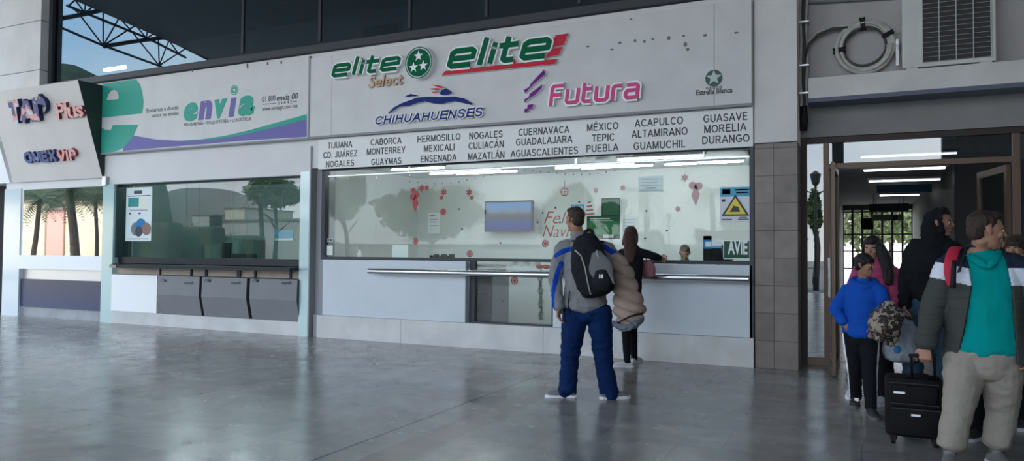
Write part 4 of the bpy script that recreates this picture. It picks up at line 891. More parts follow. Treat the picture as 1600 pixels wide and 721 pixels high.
for s, xa, xb, yb, h, lb in (('Feliz', 850, 903, 352, .17, 'red handwritten greeting Feliz on the glass'), ('Navidad', 848, 925, 373, .17, 'red handwritten greeting Navidad on the glass')):
    o = text('greeting_decal', s, G2, xa, xb, yb-2, h=h, mats=DECR, depth=.0015, shear=.35, weight=-.012, space=1.05); tag(o, lb, 'decal')
dots = [(848, 333, ), (868, 325), (875, 348), (840, 348), (717, 327), (722, 358), (782, 380), (1008, 373), (1042, 361), (1089, 365), (785, 471), (1010, 330), (905, 316)]
DL = ['left of the season greeting', 'over the first letter of the greeting', 'inside the greeting near the man head', 'at the far left of the greeting', 'below the bell decals', 'left of the television, low', 'under the television', 'right of the woman with long hair', 'on the seam right of the woman', 'above the clerk', 'low on the low window', 'beside the photograph board', 'above the blue framed notice']
for i, d in enumerate(dots):
    mb = MB(); u, v = G2.hit(*d); prism(mb, G2, [circ(u, v, .014, 10)], 0, .003, uv=True); mb.build('dot_sticker', DFRAME, label='tiny dark dot sticker on the glass, '+DL[i], cat='sticker', group='tiny dark dots on the ticket glass')
poster_g = MB()
# tinsel garland hanging behind the low window
gm = MB(); p0 = at(844, 428, Y=YG+.06); p1_ = at(846, 500, Y=YG+.06)
for i in range(900):
    t = random.random(); c = p0.lerp(p1_, t); a = random.random()*6.28; r_ = .045+.02*math.sin(t*22); q = Vector((math.cos(a)*r_, math.sin(a)*.04, (random.random()-.5)*.05))
    e = Vector((q.y, -q.x, .02)).normalized()*.006; gm.add([c+q*.2-e, c+q*.2+e, c+q], [(0, 1, 2)])
gm.build('tinsel_garland', mat('tinsel', (.05, .12, .06), .3, metal=.4), label='green tinsel garland hanging behind the low window', cat='garland')
# clutter on the low window ledge: white houses and a red bow
hs = MB()
for i in range(9):
    p = at(795+i*6, 413, Y=YG+.15); hs.box(p.x-.03, p.x+.03, YG+.12, YG+.16, zsl-.14, zsl-.09+.03*(i % 3)); hs.add([(p.x-.035, YG+.12, zsl-.09+.03*(i % 3)), (p.x+.035, YG+.12, zsl-.09+.03*(i % 3)), (p.x, YG+.12, zsl-.04+.03*(i % 3))], [(0, 1, 2)])
hs.build('village_cutout', WALLP, label='white paper village cutout in the low window', cat='decoration')
mb = MB(); p = at(848, 417, Y=YG+.05)
for s in (-1, 1): mb.ell((p.x+s*.05, YG+.05, p.z), .06, .02, .03)
mb.ell((p.x, YG+.045, p.z), .02, .02, .02); mb.build('red_bow', DECR, label='red ribbon bow at the top of the tinsel garland', cat='bow', smooth=True)
# speaker-like dome on the office ceiling
mb = MB(); p = at(941, 255, Y=10.6); mb.ell((p.x, 10.6, p.z+.04), .11, .11, .09); mb.build('ceiling_speaker', GREYP, label='round grey camera dome hanging from the office ceiling', cat='camera', smooth=True)

# ================================================================== ENTRANCE
# grey wall over the doors, projecting ledge
zlt, zlb = at(1263.5, 122.6, Y=9.62).z, at(1263.5, 160.5, Y=9.62).z
zwb = at(1263, 216, Y=YD).z
DX0 = X(1250, 300, YD); DX1 = 3.9
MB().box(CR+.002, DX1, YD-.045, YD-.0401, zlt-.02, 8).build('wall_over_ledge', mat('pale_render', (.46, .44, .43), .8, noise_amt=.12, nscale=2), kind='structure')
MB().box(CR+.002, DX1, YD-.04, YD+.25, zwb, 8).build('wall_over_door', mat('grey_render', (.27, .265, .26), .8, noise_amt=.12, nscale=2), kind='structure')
mb = MB(); mb.box(X(1263, 140, 9.62), DX1, 9.62, YD-.042, zlb+.05, zlt); mb.build('trim_13', mat('ledge_white', (.68, .665, .64), .8, noise_amt=.15, nscale=2), kind='structure')
MB().box(X(1263, 140, 9.62), DX1, 9.62, YD-.042, zlb, zlb+.048).build('trim_14', mat('ledge_blue', (.12, .14, .19), .6), kind='structure')
MB().box(CR+.001, X(1262, 300, 9.9)-.02, 9.98, YD+.2, 0, zwb-.001).build('trim_15', BRONZED, kind='structure')
dr = empty('door_1', ((DX0+2)/2, YD, 0), kind='structure')
def vbar(pa, pb, z0, z1, name='door_frame', m_=BRONZE, dy=.08):
    MB().box(X(pa, 300, YD), X(pb, 300, YD), YD, YD+dy, z0, z1, bev=.004).build(name, m_, dr)
zh = zwb-.002; ztr = at(1300, 264, Y=YD).z; ztb = at(1300, 255.5, Y=YD).z
vbar(1251, 1257, 0, zh); vbar(1286.5, 1295.5, 0, zh); vbar(1583, 1595, 0, zh, m_=BRONZE)
MB().box(X(1295.5, 300, YD), X(1583, 300, YD), YD, YD+.08, ztr, ztb, bev=.004).build('transom_bar', BRONZE, dr)
MB().box(X(1257, 300, YD), 3.85, YD-.01, YD+.09, zh-.07, zh).build('head_bar', BRONZED, dr)
MB().box(X(1257, 300, YD), X(1286.5, 300, YD), YD, YD+.08, 0, .09).build('bottom_bar', BRONZE, dr)
MB().box(X(1257, 300, YD), X(1286.5, 300, YD), YD+.03, YD+.04, .09, zh-.07).build('glass_pane', GL_DOOR, dr)
MB().box(X(1295.5, 300, YD), X(1583, 300, YD), YD+.03, YD+.04, ztb, zh-.07).build('glass_pane', GL_DOOR, dr)
MB().box(X(1595, 300, YD), 3.85, YD+.03, YD+.04, 0.05, zh-.07).build('glass_pane', GL_DOOR, dr)
# left leaf swung outward edge-on, right leaf swung inward
def leaf(name, hx, hy, dirv, label):
    d = Vector(dirv).normalized(); o = empty(name, (hx, hy, 0), label, 'door'); W = .92; T = d.cross(Vector((0, 0, 1)))*.04; base = Vector((hx, hy, 0)); H = ztr-.02
    def bar(u0, u1, z0, z1, nm='leaf_frame', m_=BRONZE, tt=1.0): MB().obox(base+d*(u0+u1)/2+Vector((0, 0, (z0+z1)/2)), d*(u1-u0), T*tt, Vector((0, 0, z1-z0)), bev=.003).build(nm, m_, o)
    bar(0, .07, .02, H); bar(W-.07, W, .02, H); bar(.07, W-.07, H-.08, H); bar(.07, W-.07, .02, .14)
    bar(.07, W-.07, .14, H-.08, 'glass_pane', GL_LEAF, .2)
    h0 = base+d*(W-.1)+T.normalized()*.05; MB().tube([h0+Vector((0, 0, .9)), h0+Vector((0, 0, 1.35))], .012, 10).build('handle', STEEL, o)
leaf('door_leaf', X(1308, 300, YD), YD-.02, (-.02, -.9, 0), 'open bronze framed glass door leaf at left of the entrance, seen edge-on')
leaf('door_leaf', X(1578, 300, YD), YD+.09, (-.18, .9, 0), 'open bronze framed glass door leaf at right of the entrance')
# corridor ---------------------------------------------------------------
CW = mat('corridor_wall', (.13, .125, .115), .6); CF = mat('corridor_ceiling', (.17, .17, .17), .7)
CX0, CX1 = X(1300, 300, YD)-.15, 2.05; CY = 24
MB().box(-1.0, 4.6, 16, CY+9, -.3, 0).build('floor_corridor', FLOOR, kind='structure')
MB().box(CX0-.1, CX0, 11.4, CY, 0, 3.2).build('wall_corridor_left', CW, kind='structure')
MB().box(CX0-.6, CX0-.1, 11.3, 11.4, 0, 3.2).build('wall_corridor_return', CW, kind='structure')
xcr = at(1492, 300, Y=13.5).x
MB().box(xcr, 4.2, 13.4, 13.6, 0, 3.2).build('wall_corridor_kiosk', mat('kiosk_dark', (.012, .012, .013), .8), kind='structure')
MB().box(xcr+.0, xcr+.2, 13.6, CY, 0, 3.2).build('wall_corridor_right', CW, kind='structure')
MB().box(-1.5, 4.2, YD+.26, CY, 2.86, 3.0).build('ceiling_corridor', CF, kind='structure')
TUBE2 = mat('lit_tube_soft', (.90, .96, 1), emit=3)
for (pa, pb, py, y, lb) in ((1350, 1477, 267, 12.2, 'lit tube lamp on the corridor ceiling nearest the doors'), (1358, 1469, 284, 14.0, 'second lit tube lamp on the corridor ceiling'), (1375, 1436, 306, 18.0, 'farthest lit tube lamp on the corridor ceiling'), (1345, 1495, 246, 10.9, 'lit tube lamp just inside the entrance transom')):
    A, B = at(pa, py, Y=y), at(pb, py, Y=y); lamp('ceiling_light', A.x, B.x, y, min(A.z+.03, 2.85), lb, em=TUBE2)
# blue corridor sign, dark hanging signs, end gate
A, B = at(1370, 290, Y=16), at(1456, 300, Y=16); o = empty('hanging_sign', ((A.x+B.x)/2, 16, B.z), 'long blue sign hanging across the corridor', 'sign'); MB().box(A.x, B.x, 16, 16.06, B.z, A.z).build('panel', mat('sign_blue_dim', (.02, .09, .17), .5), o)
MB().tube([(A.x+.1, 16.03, A.z), (A.x+.1, 16.03, 2.9)], .01).build('hanger', ALU, o); MB().tube([(B.x-.1, 16.03, A.z), (B.x-.1, 16.03, 2.9)], .01).build('hanger', ALU, o)
A, B = at(1358, 319, Y=20), at(1420, 331, Y=20); o = empty('hanging_sign', ((A.x+B.x)/2, 20, B.z), 'dark grey sign hanging deep in the corridor', 'sign'); MB().box(A.x, B.x, 20, 20.06, B.z, A.z).build('panel', GREYD, o)
MB().tube([(A.x+.1, 20.03, A.z), (A.x+.1, 20.03, 2.9)], .01).build('hanger', ALU, o); MB().tube([(B.x-.1, 20.03, A.z), (B.x-.1, 20.03, 2.9)], .01).build('hanger', ALU, o)
A, B = at(1362, 336, Y=22), at(1412, 345, Y=22); o = empty('hanging_sign', ((A.x+B.x)/2, 22, B.z), 'pale sign with a dark square hanging before the corridor end', 'sign'); MB().box(A.x, B.x, 22, 22.05, B.z, A.z).build('panel', mat('pale_sign', (.4, .42, .40), .6), o)
p = at(1398, 341, Y=21.99); MB().box(p.x-.07, p.x+.07, 21.985, 22, p.z-.06, p.z+.06).build('pictogram', DFRAME, o)
MB().tube([(A.x+.1, 22.03, A.z), (A.x+.1, 22.03, 2.9)], .01).build('hanger', ALU, o); MB().tube([(B.x-.1, 22.03, A.z), (B.x-.1, 22.03, 2.9)], .01).build('hanger', ALU, o)
MB().box(CX0, xcr, CY, CY+.2, at(1400, 328, Y=CY).z, 3.0).build('wall_corridor_end', CW, kind='structure')
gt = empty('door_2', (.5, CY, 0), kind='structure')
mb = MB()
zt9 = at(1400, 328, Y=CY).z
for i in range(8): x = CX0+(xcr-CX0)*i/7; mb.box(x-.03, x+.03, CY-.03, CY+.03, 0, zt9)
for z in (.1, 1.0, 1.5, 2.0, zt9-.05): mb.box(CX0, xcr, CY-.02, CY+.02, z-.02, z+.02)
mb.build('gate_grille', DFRAME, gt)
MB().box(-8, 9, 25.5, 80, -.35, -.05).build('rear_pavement', PAVE, kind='structure')
p = at(1355, 350, Y=23); MB().box(p.x-.16, p.x+.16, 22.9, 23.1, p.z-.16, p.z+.16, bev=.01).build('wall_box', BLACK, label='dark square box hanging near the corridor end gate', cat='box')

# air conditioner, hose coil, pipes --------------------------------------
YA = 9.68
ac = empty('air_conditioner', (1, 9.8, zlt), 'outdoor air conditioner unit standing on the ledge over the entrance', 'air conditioner')
A = at(1410, 108, Y=YA); B = at(1557, 95, Y=YA); zt_ac = zlt+.92; zb_ac = zlt+.03
xg = at(1441, 50, Y=YA).x
CREAM = mat('ac_cream', (.62, .63, .60), .5, noise_amt=.08, nscale=3)
MB().box(A.x, B.x, YA, YD-.06, zb_ac, zt_ac, bev=.012).build('case', CREAM, ac)
MB().box(xg, B.x-.05, YA-.004, YA+.001, zb_ac+.05, zt_ac-.05).build('coil_panel', mat('coil_dark', (.05, .05, .05), .7), ac)
mb = MB(); xs = np.linspace(xg, B.x-.05, 5)
for x in xs: mb.tube([(x, YA-.02, zb_ac+.04), (x, YA-.02, zt_ac-.05)], .005, 6)
for z in np.linspace(zb_ac+.05, zt_ac-.05, 15): mb.tube([(xg, YA-.018, z), (B.x-.05, YA-.018, z)], .0018, 5)
mb.build('guard_grille', mat('grille_pale', (.55, .56, .54), .5), ac)
for x in (A.x+.1, B.x-.1): MB().box(x-.06, x+.06, YA-.01, YD-.08, zlt+.001, zb_ac, bev=.004).build('foot', CREAM, ac)
mb = MB(); x = at(1404, 60, Y=9.85).x; mb.box(x-.03, x, 9.8, 9.9, zlt+.1, zlt+.42, bev=.005); mb.tube([(x-.015, 9.78, zlt+.30), (x-.015, 9.74, zlt+.34)], .012); mb.build('service_valve', LWHITE, ac)
hc = empty('hose_coil', at(1350, 110, Y=9.93), 'coil of insulated grey pipe leaning on the wall over the entrance', 'coil')
cc_ = at(1351, 74, Y=9.93); PIPE = mat('pipe_pale', (.55, .54, .50), .6, noise_amt=.25, nscale=9); PIPED = mat('pipe_dark', (.07, .07, .07), .6)
rp = (at(1396, 74, Y=9.93).x-cc_.x); rzz = min(rp, cc_.z-zlt-.03)
for k, (dr_, m_, rr) in enumerate(((0, PIPE, .026), (-.05, PIPE, .024), (-.025, PIPE, .02), (-.08, PIPED, .014))):
    pts = [(cc_.x+(rp+dr_)*math.cos(a), 9.90+.03*math.sin(a*1.5+k), cc_.z+(rzz+dr_+.0)*math.sin(a)) for a in np.linspace(0, 2*math.pi, 48)]
    MB().tube(pts, rr, 10).build('pipe_loop', m_, hc, smooth=True)
for a in (1.65, 3.2, .45):
    c = Vector((cc_.x+(rp-.03)*math.cos(a), 9.90, cc_.z+(rzz-.03)*math.sin(a))); d = Vector((math.cos(a), 0, math.sin(a))); t_ = Vector((-d.z, 0, d.x)); MB().obox(c, d*.13, Vector((0, .09, 0)), t_*.05, bev=.01).build('tape_wrap', BLACK, hc)
pb_ = [at(1259, 85, Y=9.93), at(1264, 66, Y=9.92), at(1278, 51, Y=9.9), at(1300, 42, Y=9.9), at(1325, 40, Y=9.9), at(1345, 36, Y=9.9)]
MB().tube(pb_, .022, 10).build('pipe_tail', PIPE, hc, smooth=True)
MB().tube([p+Vector((0, -.03, -.03)) for p in pb_[:5]], .014, 8).build('pipe_tail', PIPED, hc, smooth=True)
pr = empty('pipe_bundle', (at(1256, 100, Y=9.95).x, 9.93, 2.9), 'dirty vertical pipes running down the corner beside the white wall', 'pipes')
for i, (px, r_, m_) in enumerate(((1251, .022, PIPE), (1255.5, .028, PIPED), (1260, .02, PIPE), (1258, .012, ALU))):
    pts = [Vector((at(px, 80, Y=9.9).x+.008*math.sin(j*1.3+i), 9.9+.01*i, z)) for j, z in enumerate(np.linspace(3.05, 5.6, 16))]
    MB().tube(pts, r_, 10).build('pipe', m_, pr, smooth=True)
for z in (3.4, 3.75, 4.3): MB().box(at(1248, 80, Y=9.85).x, at(1264, 80, Y=9.85).x, 9.84, 9.96, z, z+.02).build('clamp', ALU, pr)
o = empty('junction_box', (at(1254, 190, Y=9.9).x, 9.9, 2.95), 'black junction box with loose cables in the corner below the ledge', 'box')
MB().box(at(1248.5, 190, Y=9.88).x, at(1261, 190, Y=9.88).x, 9.87, 9.97, 2.95, 3.25, bev=.01).build('box', BLACK, o)
pts = [at(1255, 165, Y=9.85), at(1250, 185, Y=9.84), at(1256, 203, Y=9.84), at(1262, 190, Y=9.85), at(1260, 165, Y=9.87)]; MB().tube(pts, .01, 8).build('loose_cable', BLACK, o, smooth=True)
pts = [at(1248, 10, Y=9.95), at(1262, 4, Y=9.95), at(1300, 2, Y=9.95), at(1400, -4, Y=9.95)]; MB().tube(pts, .018, 8).build('wall_conduit', GREYP, label='thin grey conduit along the wall above the hose coil', cat='conduit')

# ================================================================== OUTDOORS (seen mirrored in the panes)
def leaf_cloud(mb, c, r, n, size, seed=0):
    rnd = random.Random(seed)
    for i in range(n):
        d = Vector((rnd.gauss(0, 1), rnd.gauss(0, 1), rnd.gauss(0, 1))).normalized(); k = rnd.random()**.35
        q = Vector(c)+Vector((d.x*r[0], d.y*r[1], d.z*r[2]))*k*(1+.25*noise.noise(d*3+Vector((seed, 0, 0))))
        a = Vector((rnd.gauss(0, 1), rnd.gauss(0, 1), rnd.gauss(0, 1))).normalized()*size*(.6+.8*rnd.random()); b = a.cross(Vector((rnd.gauss(0, 1), rnd.gauss(0, 1), rnd.gauss(0, 1)))).normalized()*size*.5
        mb.add([q-a, q+b, q+a, q-b], [(0, 1, 2, 3)])
def tree(px, pyc, hw, hh, base_px, Yr, M, label, m_=LEAF, n=2600, seed=1):
    c = mir(px, pyc, Yr, M); e = mir(px+hw, pyc, Yr, M); t = mir(px, pyc-hh, Yr, M); rx = abs(e.x-c.x); rz_ = t.z-c.z; b = mir(base_px, 400, Yr, M)
    o = empty('tree', (b.x, Yr, -.06), label, 'tree', 'trees across the forecourt'); mb = MB(); rnd = random.Random(seed)
    leaf_cloud(mb, c, (rx*.8, rx*.8, rz_*.8), n//2, .17, seed)
    for i in range(9):
        a = rnd.random()*6.28; q = c+Vector((math.cos(a)*rx*.6, math.sin(a)*rx*.6, (rnd.random()-.4)*rz_)); leaf_cloud(mb, q, (rx*.4, rx*.4, rz_*.38), n//12, .16, seed+i)
    mb.build('foliage', m_, o); mb = MB(); top = Vector((c.x, Yr, c.z)); f = Vector((b.x, Yr, -.06))
    mb.tube([f, f.lerp(top, .5)+Vector((.15, 0, 0)), top], [.17, .12, .06], 8)
    for i in range(5):
        a = i*1.3; s_ = f.lerp(top, .5+.08*i); mb.tube([s_, s_+Vector((math.cos(a)*rx*.6, math.sin(a)*rx*.5, rz_*.7))], [.06, .02], 6)
    mb.build('trunk', BARK, o); return o
def palm(px, pyt, base_px, Yr, M, R_, label, trunk=.16, seed=0):
    t = mir(px, pyt, Yr, M); b = mir(base_px, 400, Yr, M); f = Vector((b.x, Yr, -.06)); o = empty('palm_tree', f, label, 'palm'); rnd = random.Random(seed)
    MB().tube([f, f.lerp(t, .5)+Vector((.1, 0, 0)), t], [trunk*1.2, trunk, trunk*.9], 10).build('trunk', BARK, o); mb = MB()
    for i in range(30):
        a = rnd.random()*6.28; el = rnd.uniform(-.5, 1.2); d = Vector((math.cos(a), math.sin(a), 0)); L = R_*(.8+.3*rnd.random())
        pts = [t+d*L*k*math.cos(el*(1-k))+Vector((0, 0, L*(k*math.sin(el)-.75*k*k))) for k in np.linspace(0, 1, 9)]
        for j in range(8):
            p, q = pts[j], pts[j+1]; v = (q-p).normalized(); s_ = v.cross(Vector((0, 0, 1)))
            if s_.length < .1: s_ = Vector((1, 0, 0))
            s_.normalize(); w = L*.24*math.sin(math.pi*(j+1)/9.5)
            for u in (-1, 1):
                for h in (0, .5):
                    m_ = p.lerp(q, h); mb.add([m_, m_+v*.06*L/1.5, m_+s_*u*w+v*w*.5-Vector((0, 0, w*.35))], [(0, 1, 2)])
    mb.build('fronds', PALM, o)
tree(532, 312, 34, 40, 546, -17, YG, 'olive green tree mirrored at the left end of the ticket glass', LEAFY, seed=2)
tree(672, 335, 82, 52, 668, -15, YG, 'wide green tree mirrored between the ornaments and the television', LEAFY, 5200, seed=3)
tree(885, 345, 44, 66, 884, -16, YG, 'round topped green tree mirrored around the season greeting', LEAFY, 3600, seed=5)
tree(1015, 371, 22, 8, 1015, -22, YG, 'low bushy tree mirrored under the palm near the green notice', LEAF, 1200, seed=7)
tree(430, 303, 42, 28, 428, -15, YG, 'leafy tree mirrored at the right end of the parcel window', LEAFY, 3200, seed=8)
tree(952, 335, 22, 22, 952, -30, YG, 'dark bushy tree mirrored behind the lamp post', LEAF, 1800, seed=9)
tree(1272, 330, 12, 38, 1274, -20, YD, 'dark tree mirrored in the narrow glass beside the doors', LEAF, 1500, seed=10)
tree(1150, 352, 26, 18, 1150, -40, YG, 'distant low tree mirrored behind the warning poster', LEAF, 1500, seed=12)
palm(1008, 305, 1010, -20, YG, 1.5, 'shaggy palm mirrored right of the green notice', seed=1)
palm(1112, 302, 1112, -24, YG, 1.5, 'palm mirrored left of the warning poster', seed=2)
palm(405, 296, 410, -19, YG, 1.3, 'small palm mirrored in the parcel window', seed=3)
palm(66, 312, 52, -7.5, 9.5, 1.6, 'palm mirrored at the left of the leftmost window', .13, seed=4)
palm(112, 300, 124, -7.0, 9.5, 1.7, 'thick palm mirrored at the middle of the leftmost window', .22, seed=5)
palm(152, 308, 155, -9.4, 9.5, 1.0, 'palm mirrored at the right of the leftmost window', .10, seed=6)
def lamp_post(px, pyt, Yr, label):
    t = mir(px, pyt, Yr, YG); o = empty('lamp_post', (t.x, Yr, -.06), label, 'lamp post')
    MB().tube([(t.x, Yr, -.06), (t.x, Yr, .5), (t.x, Yr, .55), (t.x, Yr, t.z-.5)], [.12, .12, .06, .05], 10).build('post', DFRAME, o)
    MB().tube([(t.x, Yr, t.z-.5), (t.x, Yr, t.z-.4), (t.x, Yr, t.z-.02), (t.x, Yr, t.z+.12)], [.05, .14, .22, .03], 8).build('lantern', DFRAME, o)
    mb = MB()
    for s in (-1, 1): mb.tube([(t.x, Yr, t.z-.8), (t.x+s*.35, Yr, t.z-.7), (t.x+s*.4, Yr, t.z-.45)], .03, 6)
    mb.build('arm', DFRAME, o)
lamp_post(975, 312, -15, 'black lantern lamp post mirrored right of the photograph board'); lamp_post(1045, 335, -30, 'far lamp post mirrored between the two palms')
lamp_post(1272, 268, -12, 'tall lamp post mirrored in the narrow glass beside the doors')
# walls and houses across the forecourt
def far_box(name, pa, pb, pyt, Yr, M, m_, label, cat, depth=3):
    A, B = mir(pa, pyt, Yr, M), mir(pb, pyt, Yr, M); x0, x1 = sorted((A.x, B.x)); o = empty(name, ((x0+x1)/2, Yr, -.06), label, cat)
    MB().box(x0, x1, Yr-depth, Yr, -.06, A.z, bev=.03).build('walls', m_, o); MB().box(x0-.15, x1+.15, Yr-depth-.1, Yr+.15, A.z, A.z+.18).build('coping', mat('coping', (.2, .16, .13), .8), o); return o
YEW = mat('wall_ochre', (.80, .68, .48), .8, noise_amt=.12, nscale=1); PKW = mat('wall_salmon', (.80, .40, .33), .8); GYW = mat('wall_far_grey', (.42, .42, .40), .8, noise_amt=.1, nscale=1)
far_box('garden_wall', -150, 74, 324, -11.5, 9.5, YEW, 'ochre garden wall mirrored at the left of the leftmost window', 'wall', .3)
far_box('garden_wall', 77, 103, 330, -11.4, 9.5, PKW, 'salmon pink gate panel mirrored in the leftmost window', 'wall', .25)
far_box('garden_wall', 106, 184, 320, -11.5, 9.5, YEW, 'ochre garden wall mirrored at the right of the leftmost window', 'wall', .3)
far_box('house', 352, 382, 327, -60, YG, mat('house_cream', (.55, .52, .42), .8), 'distant cream house mirrored in the parcel window', 'house', 10)
far_box('house', 300, 345, 338, -70, YG, GYW, 'distant grey house mirrored under the mountain', 'house', 10)
far_box('garden_wall', 340, 500, 347, -29, YG, GYW, 'low grey wall mirrored in the right half of the parcel window', 'wall', .3)
far_box('garden_wall', 500, 1180, 384, -44, YG, GYW, 'long pale wall mirrored low across the ticket glass', 'wall', .3)
far_box('house', 1085, 1250, 372, -60, YG, mat('house_pale', (.5, .49, .45), .8), 'distant pale house mirrored above the sale poster', 'house', 10)
HED = mat('hedge_dark', (.09, .13, .09), .8, noise_amt=.5, nscale=6, bump=.6, bscale=8)
for (pa, pb, pyt, Yr, lb) in ((186, 262, 346, -12.4, 'clipped hedge mirrored at the left of the parcel window'), (262, 330, 352, -14.2, 'dark hedge mirrored in the middle of the parcel window'), (330, 395, 366, -16, 'low dark hedge mirrored right of the middle of the parcel window')):
    A, B = mir(pa, pyt, Yr, YG), mir(pb, pyt, Yr, YG); mb = MB(); x0, x1 = sorted((A.x, B.x))
    mb.box(x0, x1, Yr-1.2, Yr, -.06, A.z-.1, bev=.2); leaf_cloud(mb, ((x0+x1)/2, Yr-.6, A.z*.55), ((x1-x0)*.52, .75, A.z*.5), 900, .09, 3); mb.build('hedge', HED, label=lb, cat='hedge')
tank = mir(337, 335, -20, YG); o = empty('water_tank', (tank.x, -20, -.06), 'dark round water tank on a stand mirrored under the mountain', 'tank')
MB().tube([(tank.x, -20, tank.z-1.1), (tank.x, -20, tank.z-.15), (tank.x, -20, tank.z)], [.45, .45, .2], 20).build('tank', DFRAME, o)
for s in ((-.35, -.35), (.35, -.35), (.35, .35), (-.35, .35)): MB().box(tank.x+s[0]-.04, tank.x+s[0]+.04, -20+s[1]-.04, -20+s[1]+.04, -.06, tank.z-1.1).build('leg', DFRAME, o)
# mountain ridge
mb = MB(); ridge = [(120, 345), (200, 330), (238, 312), (252, 300), (272, 296), (300, 297), (322, 301), (338, 312), (352, 324), (372, 335), (400, 348), (425, 372)]
bx = []
for px, py in ridge: bx.append(mir(px, py, -190, YG))
vs = []
for j in range(14):
    for q in bx:
        k = j/13; h = math.sin(math.pi*k); vs.append(Vector((q.x*(1-.1*k), -150-80*k, -2+(q.z+2)*h*(1+.12*noise.noise(Vector((q.x*.03, k*4, 0)))))))
n = len(bx); mb.add(vs, [(j*n+i, j*n+i+1, (j+1)*n+i+1, (j+1)*n+i) for j in range(13) for i in range(n-1)])
mb.build('hill', mat('hill_tan', (.50, .42, .35), .9, noise_amt=.25, nscale=.06), kind='structure', smooth=True)
q0 = mir(104, 70, -140, UPY)
mb = MB(); mb.ell((q0.x-21, -150, -6), 52, 30, q0.z+4, seg=32, rg=16); mb.build('hill', mat('hill_green', (.06, .085, .05), .9, noise_amt=.4, nscale=.2), kind='structure', smooth=True)
# roof truss hanging along the canopy's open edge
tr = empty('roof_truss', (e0.x, e0.y, 8), 'grey steel roof truss along the open canopy edge, mirrored in the upper glass', 'truss')
ed = (e1-e0).normalized(); nrm = ed.cross(Vector((0, 0, 1)))
def tn(x, y, off=0):
    px, py = 100+x/4, y/4; d = ray(px, py); n2 = Vector((nrm.x, -nrm.y, 0)); O2 = Vector((e0.x, 2*UPY-e0.y, 8))+Vector((nrm.x, -nrm.y, 0))*off
    t = (O2-CAM).dot(n2)/d.dot(n2); q = CAM+d*t; return Vector((q.x, 2*UPY-q.y, q.z))
TRM = mat('truss_steel', (.06, .085, .11), .5)
for nm, pts, r_ in (('chord', [(-60, 155), (245, 285), (595, 412), (800, 490)], .05), ('cross_beam', [(250, 290), (420, 262), (620, 235)], .085), ('cross_beam', [(-30, 118), (110, 92), (230, 65)], .085),
                 ('chord', [(20, 35), (130, 80), (400, 190), (515, 235), (760, 360)], .055), ('chord', [(40, -20), (240, 62), (450, 155), (620, 232), (900, 372)], .06)):
    MB().tube([tn(*p) for p in pts], r_*.7, 8).build(nm, TRM, tr)
for a, b in (((245, 285), (245, 70)), ((245, 285), (345, 112)), ((245, 285), (445, 160)), ((245, 285), (100, 95)), ((595, 410), (590, 235)), ((595, 410), (655, 255)), ((595, 410), (765, 300)), ((595, 410), (430, 205)), ((430, 205), (355, 120)), ((515, 238), (450, 160)), ((515, 238), (520, 195)), ((515, 238), (565, 210)), ((130, 80), (70, 0)), ((130, 80), (135, -10)), ((130, 80), (190, 35)), ((30, 35), (75, -5)), ((110, 95), (40, 40)), ((715, 335), (660, 258)), ((715, 335), (765, 300))):
    MB().tube([tn(*a), tn(*b)], .022, 6).build('brace', TRM, tr)
# trees beyond the corridor's far gate
for i, (px, pyc, lb) in enumerate(((1350, 350, 'tree outside the far corridor gate, left'), (1392, 345, 'tree outside the far corridor gate, middle'), (1425, 350, 'tree outside the far corridor gate, right'))):
    c = at(px, pyc, Y=31+i*3.2); o = empty('tree', (c.x, c.y, -.05), lb, 'tree'); mb = MB(); leaf_cloud(mb, c, (1.1, 1.2, 1.0), 1500, .13, 20+i); mb.build('foliage', LEAFY, o); MB().tube([(c.x, c.y, -.05), c], [.12, .07], 8).build('trunk', BARK, o)

# ================================================================== PEOPLE
SKIN = mat('skin', (.36, .19, .125), .55, noise_amt=.08, nscale=12); SKIND = mat('skin_warm', (.30, .15, .10), .55, noise_amt=.08, nscale=12)
HAIRB = mat('hair_black', (.012, .010, .010), .5, bump=.5, bscale=90); HAIRD = mat('hair_dark_brown', (.035, .022, .017), .5, bump=.5, bscale=90); HAIRR = mat('hair_reddish', (.045, .018, .015), .45, bump=.6, bscale=90)
EYEW = mat('eye_white', (.6, .6, .58), .3); LIP = mat('lip', (.28, .11, .09), .5)
def cloth(name, c, rough=.9, bump=.25, bs=60, **k): return mat(name, c, rough, spec=.08, bump=bump, bscale=bs, **k)
GREYJ = cloth('jacket_grey', (.20, .20, .205)); BLUEJ = cloth('jacket_blue_stripe', (.01, .05, .33)); JEANS = cloth('jeans_blue', (.006, .022, .085), noise_amt=.2, nscale=8)
BLKC = cloth('cloth_black', (.010, .011, .014)); HOODB = cloth('hoodie_blue', (.010, .075, .40)); PINKC = cloth('hoodie_pink', (.36, .06, .14)); JEANL = cloth('jeans_faded', (.035, .07, .11), noise_amt=.3, nscale=5)
OLIV = cloth('jacket_olive_grey', (.055, .06, .055)); JNAVY = cloth('jacket_navy_yoke', (.018, .025, .045)); JWHT = cloth('jacket_white_band', (.62, .66, .74)); TEALC = cloth('polo_teal', (.0, .26, .25), bs=120); KHAKI = cloth('trousers_khaki', (.30, .265, .225), noise_amt=.1, nscale=5)
BEIGEC = cloth('coat_beige', (.33, .25, .205), noise_amt=.12, nscale=6); SHOEG = mat('shoe_grey', (.16, .16, .16), .7, bump=.2); SHOEW = mat('shoe_white', (.55, .55, .57), .6); SHOEK = mat('shoe_black', (.03, .03, .032), .6); SOLEW = mat('sole_white', (.65, .65, .66), .6); SOLEK = mat('sole_black', (.03, .03, .03), .7)
